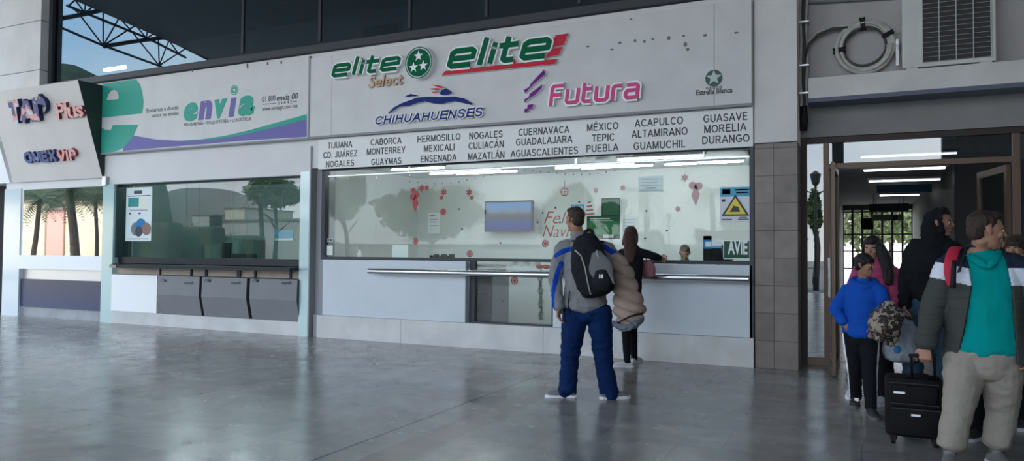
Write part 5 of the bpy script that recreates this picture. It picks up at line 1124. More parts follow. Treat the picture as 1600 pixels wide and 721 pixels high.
def camo(t, b):
    g = t.nodes.new('ShaderNodeTexCoord'); v = t.nodes.new('ShaderNodeTexVoronoi'); v.inputs['Scale'].default_value = 22; v.feature = 'F1'; n = t.nodes.new('ShaderNodeTexNoise'); n.inputs['Scale'].default_value = 18
    t.links.new(g.outputs['Object'], n.inputs['Vector']); m = t.nodes.new('ShaderNodeMixRGB'); m.inputs[0].default_value = .12; t.links.new(g.outputs['Object'], m.inputs[1]); t.links.new(n.outputs['Color'], m.inputs[2]); t.links.new(m.outputs[0], v.inputs['Vector'])
    r = t.nodes.new('ShaderNodeValToRGB'); r.color_ramp.interpolation = 'CONSTANT'; E = r.color_ramp.elements; E[0].color = (.10, .07, .05, 1); E[1].position = .30; E[1].color = (.014, .011, .010, 1); e = E.new(.56); e.color = (.30, .25, .20, 1)
    t.links.new(v.outputs['Distance'], r.inputs[0]); t.links.new(r.outputs[0], b.inputs['Base Color']); b.inputs['Roughness'].default_value = .85
LEO = ramp_mat('leopard_print', camo)
GREYCAMO = mat('trousers_mottled', (.22, .23, .24), .85, c2=(.02, .02, .022), nscale=14)

def V(p): return at(p[0], p[1], Y=p[2])
def G(px, py): return at(px, py, Z=0)
def frame(F, tilt=0):
    f = Vector(F).normalized(); s = f.cross(Vector((0, 0, 1))).normalized(); u = s.cross(f)
    return Matrix((s, f, u)).transposed()
def hand(mb, w, d, n, s=1.0, curl=.5, thumb=1):
    """palm, four bent fingers and a thumb; d fingers direction, n back-of-hand normal"""
    d = Vector(d).normalized(); n = Vector(n); n = (n-d*n.dot(d)).normalized(); a = d.cross(n)
    k = w+d*.085*s
    mb.loft([w-d*.03*s, w+d*.02*s, w+d*.06*s, k], [(.026*s, .02*s), (.033*s, .017*s), (.040*s, .015*s), (.038*s, .012*s)], a, 12, 2)
    for i, (o, L) in enumerate(((.029, .070), (.010, .079), (-.010, .073), (-.028, .056))):
        p = k+a*o*s-d*(.012+.006*(i == 3))*s; pts = [p]; ang = curl*.35
        for j, f in enumerate((.45, .32, .23)):
            ang += curl*(.75 if j else .4); dr = d*math.cos(ang)-n*math.sin(ang); p = p+dr*L*f*1.15*s; pts.append(p)
        mb.loft(pts, [.0092*s, .0086*s, .0078*s, .0066*s], a, 8, 2)
    t0 = w+d*.022*s+a*thumb*.024*s; t1 = t0+(d*.55+a*thumb*.75-n*.25)*.036*s; t2 = t1+(d*.85+a*thumb*.25-n*.35*(1+curl))*.034*s; t3 = t2+(d*.9-n*.5*curl)*.022*s
    mb.loft([t0, t1, t2, t3], [.014*s, .0115*s, .010*s, .0075*s], a, 8, 2)
def head(mb, c, M, s, ears=True):
    E = lambda x, y, z: c+M @ Vector((x*s, y*s, z*s))
    def e(x, y, z, a, b_, d): mb.ell(E(x, y, z), a*s, b_*s, d*s, M, seg=20, rg=14)
    e(0, -.014, .036, .074, .094, .083); e(0, .022, .012, .066, .068, .074)
    mb.loft([E(0, .012, .02), E(0, .026, -.035), E(0, .042, -.075), E(0, .056, -.098)], [(.066*s, .068*s), (.058*s, .056*s), (.043*s, .040*s), (.026*s, .022*s)], M.col[0], 18, 3)
    e(0, .076, .028, .050, .016, .013); e(-.034, .062, -.018, .024, .024, .024); e(.034, .062, -.018, .024, .024, .024)
    mb.loft([E(0, .083, .02), E(0, .096, -.005), E(0, .107, -.024)], [(.008*s, .012*s), (.010*s, .012*s), (.015*s, .011*s)], M.col[0], 10, 2)
    e(0, .080, -.053, .023, .014, .006); e(0, .078, -.065, .020, .014, .007); e(0, .066, -.092, .022, .020, .015)
    if ears:
        for q in (-1, 1): mb.loft([E(q*.072, .004, -.026), E(q*.079, -.004, 0), E(q*.082, -.012, .024)], [(.006*s, .009*s), (.008*s, .017*s), (.007*s, .015*s)], M.col[0], 10, 2)
def poly_near(c, pts, r):
    d = np.full(len(c), 9.0); P = [np.array((p.x, p.z)) for p in pts]; q = c[:, [0, 2]]
    for a, b in zip(P[:-1], P[1:]):
        ab = b-a; t = np.clip(((q-a)@ab)/(ab@ab), 0, 1); d = np.minimum(d, np.linalg.norm(q-(a+t[:, None]*ab), axis=1))
    return d < r
SOCK = cloth('sock_grey', (.10, .10, .10))
def shoe(parent, ankle, d, upper, sole, s=1.0, zg=0.0, lift=0):
    d = Vector((d[0], d[1], 0)).normalized(); a = d.cross(Vector((0, 0, 1))); p = Vector((ankle.x, ankle.y, zg+lift)); mb = MB()
    mb.loft([p-d*.06*s+Vector((0, 0, .04*s)), p+d*.02*s+Vector((0, 0, .05*s)), p+d*.11*s+Vector((0, 0, .043*s)), p+d*.19*s+Vector((0, 0, .032*s))], [(.034*s, .036*s), (.040*s, .045*s), (.046*s, .034*s), (.036*s, .024*s)], a, 16, 3)
    mb.loft([p+Vector((0, 0, .05*s)), p+Vector((0, 0, .105*s))], [(.038*s, .046*s), (.036*s, .042*s)], a, 16, 2)
    sh = link('shoe', skin(mb, .006*s, 2), upper, parent, smooth=True); mb = MB()
    O = [(-.095, .020), (-.07, .036), (0, .036), (.07, .043), (.14, .050), (.19, .044), (.225, .022), (.232, 0)]; O = O+[(x, -y) for x, y in O[-2::-1]]
    pts = [p+d*x*s+a*y*s for x, y in O]; n = len(pts)
    mb.add([q+Vector((0, 0, .001)) for q in pts]+[q+Vector((0, 0, .028*s)) for q in pts], [tuple(range(n)), tuple(range(2*n-1, n-1, -1))]+[(i, (i+1) % n, n+(i+1) % n, n+i) for i in range(n)])
    o = link('sole', mb.mesh('sole'), sole); o.parent = sh; w = parent.location; o.data.transform(Matrix.Translation(-w))
    mb = MB()
    so_ = MB(); so_.loft([p+Vector((0, 0, .08*s)), p+Vector((0, 0, .16*s))], [.038*s, .040*s], a, 12, 2); so_.build('sock', SOCK, parent, smooth=True)
    for k in range(4): c = p+d*(.045+.025*k)*s; z = (.088-.010*k)*s; mb.tube([c-a*.022*s+Vector((0, 0, z-.006)), c+Vector((0, 0, z+.002)), c+a*.022*s+Vector((0, 0, z-.006))], .0035*s, 6)
    o = link('laces', mb.mesh('laces'), sole); o.parent = sh; o.data.transform(Matrix.Translation(-w))
    return sh
def person(name, label, J, F, s=1.0, skin_m=SKIN, hair='short', hair_m=HAIRB, top=None, legs=None, shoes=None, hands=None, hood=None, cat='person', vox=.0062, torso=(.175, .115), hipw=.165, ground=None, body_front=None, collar=True):
    root = empty(name, Vector(ground) if ground else Vector(((J['aL'].x+J['aR'].x)/2, (J['aL'].y+J['aR'].y)/2, 0)), label, cat)
    J['aL'].z = J['aR'].z = .088*s
    side = (J['sR']-J['sL']); side.z = 0; side.normalize(); fwd = Vector((0, 0, 1)).cross(side)
    M = frame(F); c = J['hd']; mb = MB(); tx, ty = torso
    head(mb, c, M, s)
    nb = J['nk']; mb.loft([c+M @ Vector((0, -.02, -.045))*s, nb.lerp(c, .35), nb-Vector((0, 0, .03*s))], [(.052*s, .055*s), (.053*s, .054*s), (.075*s, .062*s)], side, 16, 3)
    ch, pl = J['ch'], J['pl']; wa = ch.lerp(pl, .55)
    mb.loft([nb-Vector((0, 0, .03*s)), ch+Vector((0, 0, .07*s)), ch, wa, pl], [(.09*s, .06*s), (tx*.86*s, ty*.8*s), (tx*.88*s, ty*.88*s), (tx*.76*s, ty*.8*s), (hipw*.88*s, ty*.85*s)], side, 18, 3)
    for q in 'LR':
        sh, el, wr = J['s'+q], J['e'+q], J['w'+q]
        mb.loft([sh.lerp(nb, .25), sh, sh.lerp(el, .5), el, el.lerp(wr, .45), wr], [.05*s, .052*s, .043*s, .037*s, .036*s, (.026*s, .021*s)], side, 12, 3)
        h = (hands or {}).get(q)
        if h: hand(mb, wr, h[0], h[1], s, h[2], h[3])
        hp, kn, an = J['h'+q], J['k'+q], J['a'+q]
        mb.loft([hp+Vector((0, 0, .05*s)), hp.lerp(kn, .4), kn, kn.lerp(an, .35), an], [.075*s, .066*s, .044*s, .036*s, .024*s], side, 12, 3)
        mb.loft([an, an+Vector((J['f'+q][0], J['f'+q][1], 0)).normalized()*.12*s-Vector((0, 0, .045*s))], [.024*s, (.026*s, .014*s)], side, 10, 2)
    me = skin(mb, .0052 if s > .9 else .0048, 3); lp = np.array(c+M @ Vector((0, .092, -.059))*s)
    body = link('body', me, [skin_m], root, smooth=True)
    me = MB()
    for q in (-1, 1):
        e_ = MB(); p = c+M @ Vector((q*.030, .080, .006))*s; e_.ell(p, .013*s, .008*s, .0075*s, M, 0); e_.ell(p+M @ Vector((0, .006, 0))*s, .006*s, .004*s, .006*s, M, 1); e_.build('eye', [EYEW, HAIRB], root, smooth=True)
        b_ = MB(); b_.loft([c+M @ Vector((q*.014, .088, .024))*s, c+M @ Vector((q*.032, .087, .030))*s, c+M @ Vector((q*.048, .074, .024))*s], [.0035*s, .0045*s, .003*s], (0, 0, 1), 8, 2); b_.build('eyebrow', hair_m, root, smooth=True)
    l_ = MB(); l_.ell(c+M @ Vector((0, .089, -.054))*s, .019*s, .006*s, .004*s, M); l_.ell(c+M @ Vector((0, .088, -.063))*s, .017*s, .006*s, .005*s, M); l_.build('lips', LIP, root, smooth=True)
    # hair
    E = lambda x, y, z: c+M @ Vector((x*s, y*s, z*s)); hb = MB()
    if hair == 'short':
        hb.ell(E(0, -.024, .048), .079*s, .092*s, .079*s, M); hb.ell(E(0, -.052, .005), .068*s, .056*s, .075*s, M); hb.ell(E(0, .03, .092), .058*s, .050*s, .030*s, M)
    elif hair == 'bowl':
        hb.ell(E(0, -.018, .045), .088*s, .100*s, .088*s, M); hb.ell(E(0, -.045, .0), .080*s, .066*s, .07*s, M); hb.ell(E(0, .055, .055), .066*s, .040*s, .036*s, M); hb.ell(E(0, .03, .03), .083*s, .045*s, .03*s, M)
    elif isinstance(hair, tuple):
        hb.ell(E(0, -.022, .048), .086*s, .098*s, .086*s, M); hb.ell(E(0, .03, .085), .060*s, .052*s, .036*s, M)
        for q in (-1, 1): hb.loft([E(q*.050, .025, .075), E(q*.082, .0, .01), E(q*.085, -.02, -.07), E(q*.075, -.04, -.13)], [(.02*s, .035*s), (.017*s, .045*s), (.02*s, .045*s), (.03*s, .03*s)], M.col[0], 12, 3)
        pts = [E(0, -.06, .05), E(0, -.075, -.05)]+[Vector(p) for p in hair]; hb.loft(pts, [(.075*s, .05*s), (.085*s, .045*s)]+[(.085*s*(1-.28*i), .035*s) for i in range(len(hair))], M.col[0], 20, 3)
    if hair:
        hm = skin(hb, .0058, 2); folds(hm, .006*s, 26, (1, 1, .35), 3); link('hair', hm, hair_m, root, smooth=True)
    # trousers
    if legs:
        mb = MB(); R_ = legs['r']
        mb.loft([pl+Vector((0, 0, .10*s)), pl+Vector((0, 0, .0)), (J['hL']+J['hR'])/2-Vector((0, 0, .03*s))], [(hipw*.95*s, ty*.95*s), (hipw*1.05*s, ty*1.08*s), (hipw*.9*s, ty*1.0*s)], side, 20, 3)
        for q in 'LR':
            hp, kn, an = J['h'+q], J['k'+q], J['a'+q]; hz = legs.get('hem', .055); lo = Vector((an.x, an.y, hz))
            if an.z <= hz+.02: lo = kn.lerp(an, (kn.z-hz)/(kn.z-an.z)); an = kn.lerp(an, (kn.z-hz-.05)/(kn.z-an.z))
            mb.loft([hp+Vector((0, 0, .05*s)), hp.lerp(kn, .3), kn.lerp(hp, .12), kn.lerp(an, .3), an.lerp(lo, .2), lo], [R_[0]*s, R_[0]*.97*s, R_[1]*s, R_[2]*s, R_[3]*s, R_[3]*s], side, 18, 3)
        m_ = skin(mb, vox, 3); folds(m_, legs.get('fold', .009)*s, 7, (1, 1, 1.7), 1)
        if legs.get('paint'): paint(m_, legs['paint'])
        link('trousers', m_, legs['mat'], root, smooth=True)
    if shoes:
        for q in 'LR': shoe(root, J['a'+q], J['f'+q], shoes[0], shoes[1], s*shoes[2] if len(shoes) > 2 else s)
    if top:
        mb = MB(); T = top['r']; hem = top['hem']; k = top.get('k', 1.0)
        mb.loft([nb+Vector((0, 0, top.get('neck', 0)*s)), ch+Vector((0, 0, .085*s)), ch, wa, hem], [(.085*s, .072*s), (tx*1.0*s*k, ty*.95*s*k), (tx*1.05*s*k, ty*1.08*s*k), (tx*top.get('waist', 1.02)*s*k, ty*1.08*s*k), (top['hemr'][0]*s, top['hemr'][1]*s)], side, 24, 4)
        if collar: mb.loft([nb-Vector((0, 0, .02*s)), nb+Vector((0, 0, top.get('collar', .03)*s))], [(.078*s, .076*s), (.070*s, .070*s)], side, 20, 2)
        for q in 'LR':
            sh, el, wr = J['s'+q], J['e'+q], J['w'+q]; end = wr.lerp(el, top.get('cuff', .06)) if q in top.get('sleeves', 'LR') else el
            mb.loft([sh.lerp(nb, .45)-Vector((0, 0, .02*s)), sh, sh.lerp(el, .5), el, el.lerp(end, .5), end], [T[0]*.95*s, T[0]*s, T[1]*s, T[2]*s, T[3]*1.04*s, T[3]*s], side, 16, 3)
        if top.get('extra'): top['extra'](mb, J, E, s)
        m_ = skin(mb, vox, 3); folds(m_, top.get('fold', .009)*s, top.get('ff', 8), top.get('fs', (1, 1, 1.4)), 5)
        if top.get('cut'):
            a = np.empty(len(m_.polygons)*3, np.float32); m_.polygons.foreach_get('center', a); kill = top['cut'](a.reshape(-1, 3)); bm = bmesh.new(); bm.from_mesh(m_); bm.faces.ensure_lookup_table()
            bmesh.ops.delete(bm, geom=[bm.faces[i] for i in np.nonzero(kill)[0]], context='FACES'); bmesh.ops.solidify(bm, geom=bm.faces[:], thickness=.018); bm.to_mesh(m_); bm.free()
        if top.get('paint'): paint(m_, top['paint'])
        link(top['name'], m_, top['mat'], root, smooth=True)
    if top and top.get('under'):
        mb = MB(); u = top['under']; mb.loft([nb+Vector((0, 0, .0)), ch+Vector((0, 0, .085*s)), ch, wa, u['hem']], [(.08*s, .066*s), (tx*.9*s, ty*.9*s), (tx*1.0*s, ty*1.02*s), (tx*.98*s, ty*1.06*s), u['hemr']], side, 22, 4)
        m_ = skin(mb, vox, 3); folds(m_, .006, 7, (1, 1, 1.2), 9); o = link(u['name'], m_, u['mat'], root, smooth=True)
        if u.get('collar'): u['collar'](root)
    return root

# ---- man with the backpack
J = dict(hd=V((898, 344, 6.60)), nk=V((905, 374, 6.64)), ch=V((912, 408, 6.66)), pl=V((916, 480, 6.64)), sL=V((877, 391, 6.62)), sR=V((950, 392, 6.68)), eL=V((868, 437, 6.58)), wL=V((873, 482, 6.50)), eR=V((970, 432, 6.72)), wR=V((982, 458, 6.74)),
         hL=V((899, 492, 6.62)), hR=V((936, 492, 6.66)), kL=V((891, 556, 6.60)), kR=V((942, 556, 6.70)), aL=V((887, 608, 6.64)), aR=V((951, 608, 6.76)), fL=(-.85, -.35), fR=(.75, .55))
stripes = [[at(866, 400, Y=6.5), at(878, 392, Y=6.5), at(895, 388, Y=6.5)], [at(874, 412, Y=6.5), at(868, 430, Y=6.5), at(865, 455, Y=6.5), at(866, 482, Y=6.5)], [at(941, 384, Y=6.6), at(957, 395, Y=6.6), at(976, 417, Y=6.6)]]
def pj(c):
    m = np.zeros(len(c)); f = c[:, 1] < 6.74
    for st_p, w in zip(stripes, (.022, .022, .024)): m[poly_near(c, st_p, w) & f] = 1
    return m
person('person', 'man seen from behind in grey jacket with blue stripes, blue jeans and black backpack', J, (-.86, .5, -.03), 1.0, hair_m=HAIRD,
       top=dict(name='jacket', mat=[GREYJ, BLUEJ], r=(.078, .072, .066, .056), hem=V((914, 479, 6.64)), hemr=(.212, .155), paint=pj, fold=.013, cuff=.0, collar=.05, k=1.04, neck=.03),
       legs=dict(mat=JEANS, r=(.118, .094, .085, .088), hem=.05, fold=.012), shoes=(SHOEG, SOLEW, .95), hands={'L': ((0, -.1, -1), (-1, 0, 0), .6, 1), 'R': ((.1, .2, -1), (0, 1, 0), .6, -1)}, torso=(.185, .12), hipw=.175)
# backpack on his back
bp = empty('backpack', V((927, 462, 6.45)), 'black and grey backpack worn by the man in the striped jacket', 'backpack')
c = lambda px, py, Y=6.42: at(px, py, Y=Y)
mb = MB(); W1 = (c(950, 420)-c(900, 430)).normalized()
mb.loft([c(916, 372), c(918, 388), c(922, 415), c(930, 440), c(934, 455)], [(.10, .07), (.15, .105), (.185, .12), (.185, .12), (.16, .10)], W1, 24, 4)
bm_ = skin(mb, .007, 3); folds(bm_, .007, 9, (1, 1, 1), 2); link('main_compartment', bm_, cloth('pack_black', (.012, .013, .016), .7), bp, smooth=True)
PKG = cloth('pack_grey_mesh', (.13, .13, .135)); mb = MB()
mb.loft([c(932, 396, 6.33), c(938, 418, 6.31), c(947, 444, 6.32)], [(.05, .03), (.115, .035), (.085, .03)], W1, 20, 4); link('mesh_panel', skin(mb, .006, 2), PKG, bp, smooth=True)
mb = MB(); mb.loft([c(939, 424, 6.285), c(940, 440, 6.275), c(940, 452, 6.29)], [(.055, .025), (.085, .035), (.075, .03)], W1, 20, 4); link('front_pocket', skin(mb, .006, 2), MATS['pack_black'], bp, smooth=True)
for pts in ([(898, 391), (908, 400), (914, 418), (918, 440), (923, 461)], [(932, 391), (934, 400), (940, 412), (952, 428), (960, 444)]):
    MB().tube([at(px, py, Y=6.295) for px, py in pts], .007, 8).build('piping', mat('piping_pale', (.30, .30, .31), .6), bp, smooth=True)
o = text('brand_mark', '18', Pl((0, 6.238, 0)), 936, 942, 435, h=.035, parent=bp, mats=LWHITE, depth=.003, weight=.03)
for pts in ([(908, 378, 6.5), (898, 377, 6.6), (890, 382, 6.72), (886, 400, 6.78), (888, 440, 6.76)], [(925, 378, 6.5), (938, 378, 6.62), (944, 385, 6.76), (944, 410, 6.80), (935, 440, 6.76)]):
    mb = MB(); mb.loft([V(p) for p in pts], [(.035, .012)]*len(pts), (1, 0, 0), 12, 4); mb.build('shoulder_strap', MATS['pack_black'], bp, smooth=True)
mb = MB(); mb.loft([V((911, 372, 6.5)), V((916, 361, 6.5)), V((924, 361, 6.5)), V((928, 372, 6.5))], [.016]*4, (0, 1, 0), 10, 4); mb.build('carry_handle', MATS['pack_black'], bp, smooth=True)
mb = MB(); mb.tube([c(890, 455, 6.47), c(888, 475, 6.5), c(889, 492, 6.48)], .006, 6); mb.build('loose_strap', MATS['pack_black'], bp)
# quilted coat over his arm
ct_ = empty('coat', V((980, 512, 6.7)), 'beige quilted coat hanging over the right arm of the man with the backpack', 'coat'); mb = MB()
mb.loft([V((962, 402, 6.66)), V((973, 425, 6.66)), V((978, 455, 6.64)), V((983, 482, 6.64)), V((984, 502, 6.66))], [(.06, .07), (.095, .10), (.125, .11), (.150, .12), (.125, .11)], (1, 0, -.15), 24, 4)
m_ = skin(mb, .007, 3); co = coords(m_); nn = normals(m_)
for i in range(len(co)):
    t = co[i][2]*1.0+co[i][0]*.28; q = abs(math.sin(t*math.pi/.105)); co[i] += nn[i]*(.034*q**.5-.026+.008*noise.noise(Vector(co[i].tolist())*14))
m_.vertices.foreach_set('co', co.ravel()); m_.update()
link('shell', m_, BEIGEC, ct_, smooth=True)
mb = MB(); mb.loft([V((961, 506, 6.60)), V((975, 513, 6.52)), V((992, 508, 6.54)), V((1002, 500, 6.62))], [(.035, .03), (.04, .03), (.04, .03), (.025, .025)], (0, 1, 0), 16, 4); m2 = skin(mb, .006, 2); folds(m2, .012, 16); link('lining', m2, cloth('lining_grey', (.12, .14, .17)), ct_, smooth=True)
MB().tube([V(p) for p in ((958, 510, 6.58), (970, 502, 6.52), (986, 494, 6.51), (1004, 490, 6.60))], .007, 8).build('hem_edge', BLKC, ct_, smooth=True)

# ---- woman at the counter
J = dict(hd=V((986, 369, 8.98)), nk=V((987, 386, 8.93)), ch=V((987, 406, 8.88)), pl=V((983, 462, 8.72)), sL=V((970, 398, 8.9)), sR=V((1003, 396, 8.86)), eL=V((962, 425, 8.95)), wL=V((978, 424, 9.2)), eR=V((1022, 401, 8.9)), wR=V((1030, 403, 9.2)),
         hL=V((976, 468, 8.72)), hR=V((991, 468, 8.75)), kL=V((978, 512, 8.76)), kR=V((989, 512, 8.9)), aL=V((980, 556, 8.74)), aR=V((991, 551, 9.1)), fL=(-.75, -.3), fR=(.2, .9))
hbk = [V((985, 392, 8.80)), V((984, 410, 8.74))]
person('person', 'woman in black with long reddish hair, leaning on the ticket counter', J, (-.05, .93, -.35), .92, hair=tuple(hbk), hair_m=HAIRR,
       top=dict(name='coat', mat=[BLKC], r=(.062, .058, .052, .045), hem=V((985, 484, 8.76)), hemr=(.150, .125), fold=.008, cuff=.02, k=1.0),
       legs=dict(mat=BLKC, r=(.088, .066, .056, .046), hem=.06, fold=.004), shoes=(SHOEW, SOLEW, .95), hands={'R': ((.35, .9, .05), (0, -.1, 1), .9, -1), 'L': ((.2, .9, 0), (0, 0, 1), .6, 1)}, torso=(.155, .11), hipw=.15)
hb_ = empty('handbag', V((1014, 437, 8.98)), 'small dusty pink handbag on the arm of the woman in black', 'handbag'); mb = MB()
mb.loft([V((1012, 410, 8.97)), V((1013, 420, 8.97)), V((1014, 432, 8.97))], [(.06, .035), (.085, .05), (.08, .045)], (1, 0, 0), 18, 3); m2 = skin(mb, .006, 2); folds(m2, .006, 14); link('pouch', m2, cloth('bag_pink', (.30, .13, .14)), hb_, smooth=True)
MB().tube([V(p) for p in ((1009, 411, 8.97), (1010, 400, 8.93), (1015, 397, 8.90), (1017, 403, 8.94), (1017, 412, 8.97))], .007, 8).build('strap', mat('bag_strap', (.22, .09, .10), .6), hb_, smooth=True)

# ---- clerk behind the glass
J = dict(hd=V((1070, 396, 10.75)), nk=V((1070, 410, 10.78)), ch=V((1070, 428, 10.8)), pl=V((1070, 475, 10.85)), sL=V((1054, 421, 10.8)), sR=V((1088, 421, 10.8)), eL=V((1048, 440, 10.7)), wL=V((1056, 436, 10.5)), eR=V((1094, 440, 10.7)), wR=V((1084, 436, 10.5)),
         hL=V((1062, 480, 10.85)), hR=V((1078, 480, 10.85)), kL=V((1062, 515, 10.8)), kR=V((1078, 515, 10.8)), aL=V((1062, 548, 10.85)), aR=V((1078, 548, 10.85)), fL=(0, -1), fR=(0, -1))
for q in 'LR': J['a'+q].z = .08; J['k'+q].z = .47
person('person', 'ticket clerk with brown hair bowed over the desk behind the glass', J, (.1, -.8, -.55), .95, hair='short', hair_m=mat('hair_brown', (.08, .05, .035), .6), top=dict(name='shirt', mat=[cloth('shirt_grey', (.10, .11, .12))], r=(.06, .055, .05, .042), hem=V((1070, 478, 10.85)), hemr=(.16, .12), fold=.006), legs=dict(mat=BLKC, r=(.09, .07, .06, .055), fold=.004), shoes=(SHOEK, SOLEK), hands={'L': ((.3, -.9, 0), (0, 0, 1), .5, 1), 'R': ((-.3, -.9, 0), (0, 0, 1), .5, -1)}, vox=.008)

# ---- boy in the blue hoodie
J = dict(hd=V((1351, 415, 7.28)), nk=V((1349, 442, 7.32)), ch=V((1347, 466, 7.32)), pl=V((1345, 520, 7.34)), sL=V((1324, 455, 7.36)), sR=V((1374, 456, 7.28)), eL=V((1306, 484, 7.34)), wL=V((1319, 505, 7.27)), eR=V((1384, 488, 7.26)), wR=V((1372, 514, 7.10)),
         hL=V((1332, 530, 7.34)), hR=V((1358, 530, 7.32)), kL=V((1335, 574, 7.38)), kR=V((1359, 580, 7.20)), aL=V((1337, 610, 7.55)), aR=V((1361, 634, 7.10)), fL=(-.1, -1), fR=(.2, -1))
J['aL'].z = .085; J['aR'].z = .085
def hoodx(mb, J, E, s):
    nb = J['nk']; mb.loft([nb+Vector((-.09, .0, .01)), nb+Vector((-.05, .09, .02)), nb+Vector((.05, .09, .02)), nb+Vector((.09, .0, .0)), nb+Vector((.0, -.075, -.035)), nb+Vector((-.09, .0, .01))], [(.03, .035)]*6, (0, 0, 1), 12, 4)
def pst(c):
    m = np.zeros(len(c)); 
    for q, o in (('L', -1), ('R', 1)):
        P = [J['h'+q]+Vector((o*.085, 0, .05)), J['k'+q]+Vector((o*.062, 0, 0)), J['a'+q]+Vector((o*.055, 0, 0))]; m[poly_near(c, P, .010)] = 1
    return m
person('person', 'boy in bright blue hoodie and black trousers with white side stripes', J, (.86, -.5, -.08), .84, skin_m=SKIND, hair='bowl',
       top=dict(name='hoodie', mat=[HOODB], r=(.075, .075, .07, .055), hem=V((1345, 521, 7.33)), hemr=(.185, .14), fold=.013, extra=hoodx, k=1.05),
       legs=dict(mat=[BLKC, LWHITE], r=(.10, .08, .072, .062), hem=.075, fold=.006, paint=pst), shoes=(SHOEK, mat('sole_grey', (.12, .12, .12), .7), 1.05), hands={'L': ((.6, 0, -.8), (0, -1, 0), .5, -1), 'R': ((-.5, -.3, -.6), (0, -1, .2), .8, 1)}, torso=(.165, .115), hipw=.15)
MB().box(J['aL'].x-.01, J['aL'].x+.025, J['aL'].y-.125, J['aL'].y-.118, .055, .085, bev=.003).build('shoe_badge', LWHITE)
o = bpy.data.objects['shoe_badge']; sh_ = [q for q in col.objects if q.name.startswith('shoe') and q.parent and q.parent.name == 'person.003'][0]; o.parent = sh_; o.data.transform(Matrix.Translation(-sh_.parent.location))
lb_ = empty('leopard_bag', V((1381, 545, 7.0)), 'leopard print bag carried in front of the boy in blue', 'bag'); mb = MB()
mb.loft([V((1390, 478, 6.98)), V((1387, 492, 6.97)), V((1380, 512, 6.97)), V((1373, 527, 6.98))], [(.06, .06), (.125, .10), (.122, .10), (.06, .06)], (1, 0, .25), 22, 4); m2 = skin(mb, .006, 3); folds(m2, .016, 9, (1, 1, 1), 4); link('pouch', m2, LEO, lb_, smooth=True)
mb = MB(); mb.loft([V((1395, 500, 7.02)), V((1397, 520, 7.02)), V((1391, 538, 7.02))], [(.03, .05), (.05, .05), (.03, .04)], (1, 0, 0), 16, 3); m2 = skin(mb, .006, 2); folds(m2, .012, 14, (1, 1, 1), 6); link('hanging_sleeve', m2, LEO, lb_, smooth=True)
MB().tube([V(p) for p in ((1368, 520, 6.95), (1370, 505, 6.87), (1378, 483, 6.90))], .006, 8).build('zip_edge', mat('zip_beige', (.35, .3, .25), .5), lb_, smooth=True)

# ---- girl with long black hair
J = dict(hd=V((1363, 389, 7.92)), nk=V((1366, 411, 7.95)), ch=V((1368, 440, 7.95)), pl=V((1368, 512, 7.95)), sL=V((1341, 427, 7.97)), sR=V((1395, 428, 7.93)), eL=V((1328, 470, 7.95)), wL=V((1332, 508, 7.80)), eR=V((1404, 472, 7.88)), wR=V((1388, 512, 7.62)),
         hL=V((1353, 520, 7.95)), hR=V((1382, 520, 7.9)), kL=V((1337, 562, 7.95)), kR=V((1385, 562, 7.8)), aL=V((1331, 600, 8.0)), aR=V((1383, 606, 7.72)), fL=(-.1, -1), fR=(-.5, -.9))
J['aL'].z = .085; J['aR'].z = .085
def pcamo(c): return (c[:, 0] < J['pl'].x-.02).astype(int)
person('person', 'girl with long black hair and a pink hoodie standing behind the boy', J, (-.28, -.93, -.18), .94, hair=(V((1385, 420, 7.98)), V((1390, 440, 7.93))), hair_m=HAIRB,
       top=dict(name='hoodie', mat=[PINKC], r=(.072, .07, .064, .05), hem=V((1368, 514, 7.93)), hemr=(.19, .14), fold=.012, extra=None),
       legs=dict(mat=[BLKC, GREYCAMO], r=(.10, .08, .072, .075), hem=.06, paint=pcamo), shoes=(SHOEW, SOLEW), hands={'L': ((.1, -.2, -1), (-1, 0, 0), .5, -1), 'R': ((-.8, -.4, -.3), (0, -1, .3), .7, 1)}, torso=(.165, .115), hipw=.165)
hm = MB(); hm.loft([V((1374, 385, 7.86)), V((1383, 405, 7.86)), V((1388, 425, 7.84)), V((1388, 443, 7.82))], [(.045, .035), (.055, .035), (.055, .03), (.04, .025)], (1, 0, 0), 16, 4); m2 = skin(hm, .006, 2); folds(m2, .006, 26, (1, 1, .3)); link('hair_lock', m2, HAIRB, bpy.data.objects['person.004'], smooth=True)

# ---- hooded man
J = dict(hd=V((1469, 349, 7.5)), nk=V((1464, 377, 7.54)), ch=V((1456, 408, 7.55)), pl=V((1448, 472, 7.55)), sL=V((1430, 396, 7.6)), sR=V((1496, 396, 7.48)), eL=V((1417, 438, 7.58)), wL=V((1413, 478, 7.42)), eR=V((1508, 440, 7.45)), wR=V((1500, 478, 7.3)),
         hL=V((1430, 484, 7.56)), hR=V((1468, 484, 7.54)), kL=V((1427, 545, 7.5)), kR=V((1473, 545, 7.45)), aL=V((1426, 604, 7.6)), aR=V((1478, 604, 7.5)), fL=(-.1, -1), fR=(.2, -1))
J['aL'].z = .085; J['aR'].z = .085
def hood2(mb, J, E, s):
    mb.ell(E(0, -.032, .030), .098*s, .100*s, .105*s, frame((.93, -.36, -.05))); mb.loft([E(0, -.05, .0), E(0, -.05, -.09), J['nk']-Vector((0, 0, .03))], [(.092*s, .085*s), (.098*s, .09*s), (.13*s, .10*s)], (1, 0, 0), 20, 3)
    mb.loft([E(-.075, .035, -.05), E(-.092, .03, .03), E(-.05, .03, .115), E(.05, .03, .115), E(.092, .03, .03), E(.075, .035, -.05), E(.04, .04, -.11)], [.02*s]*7, (0, 0, 1), 10, 3)
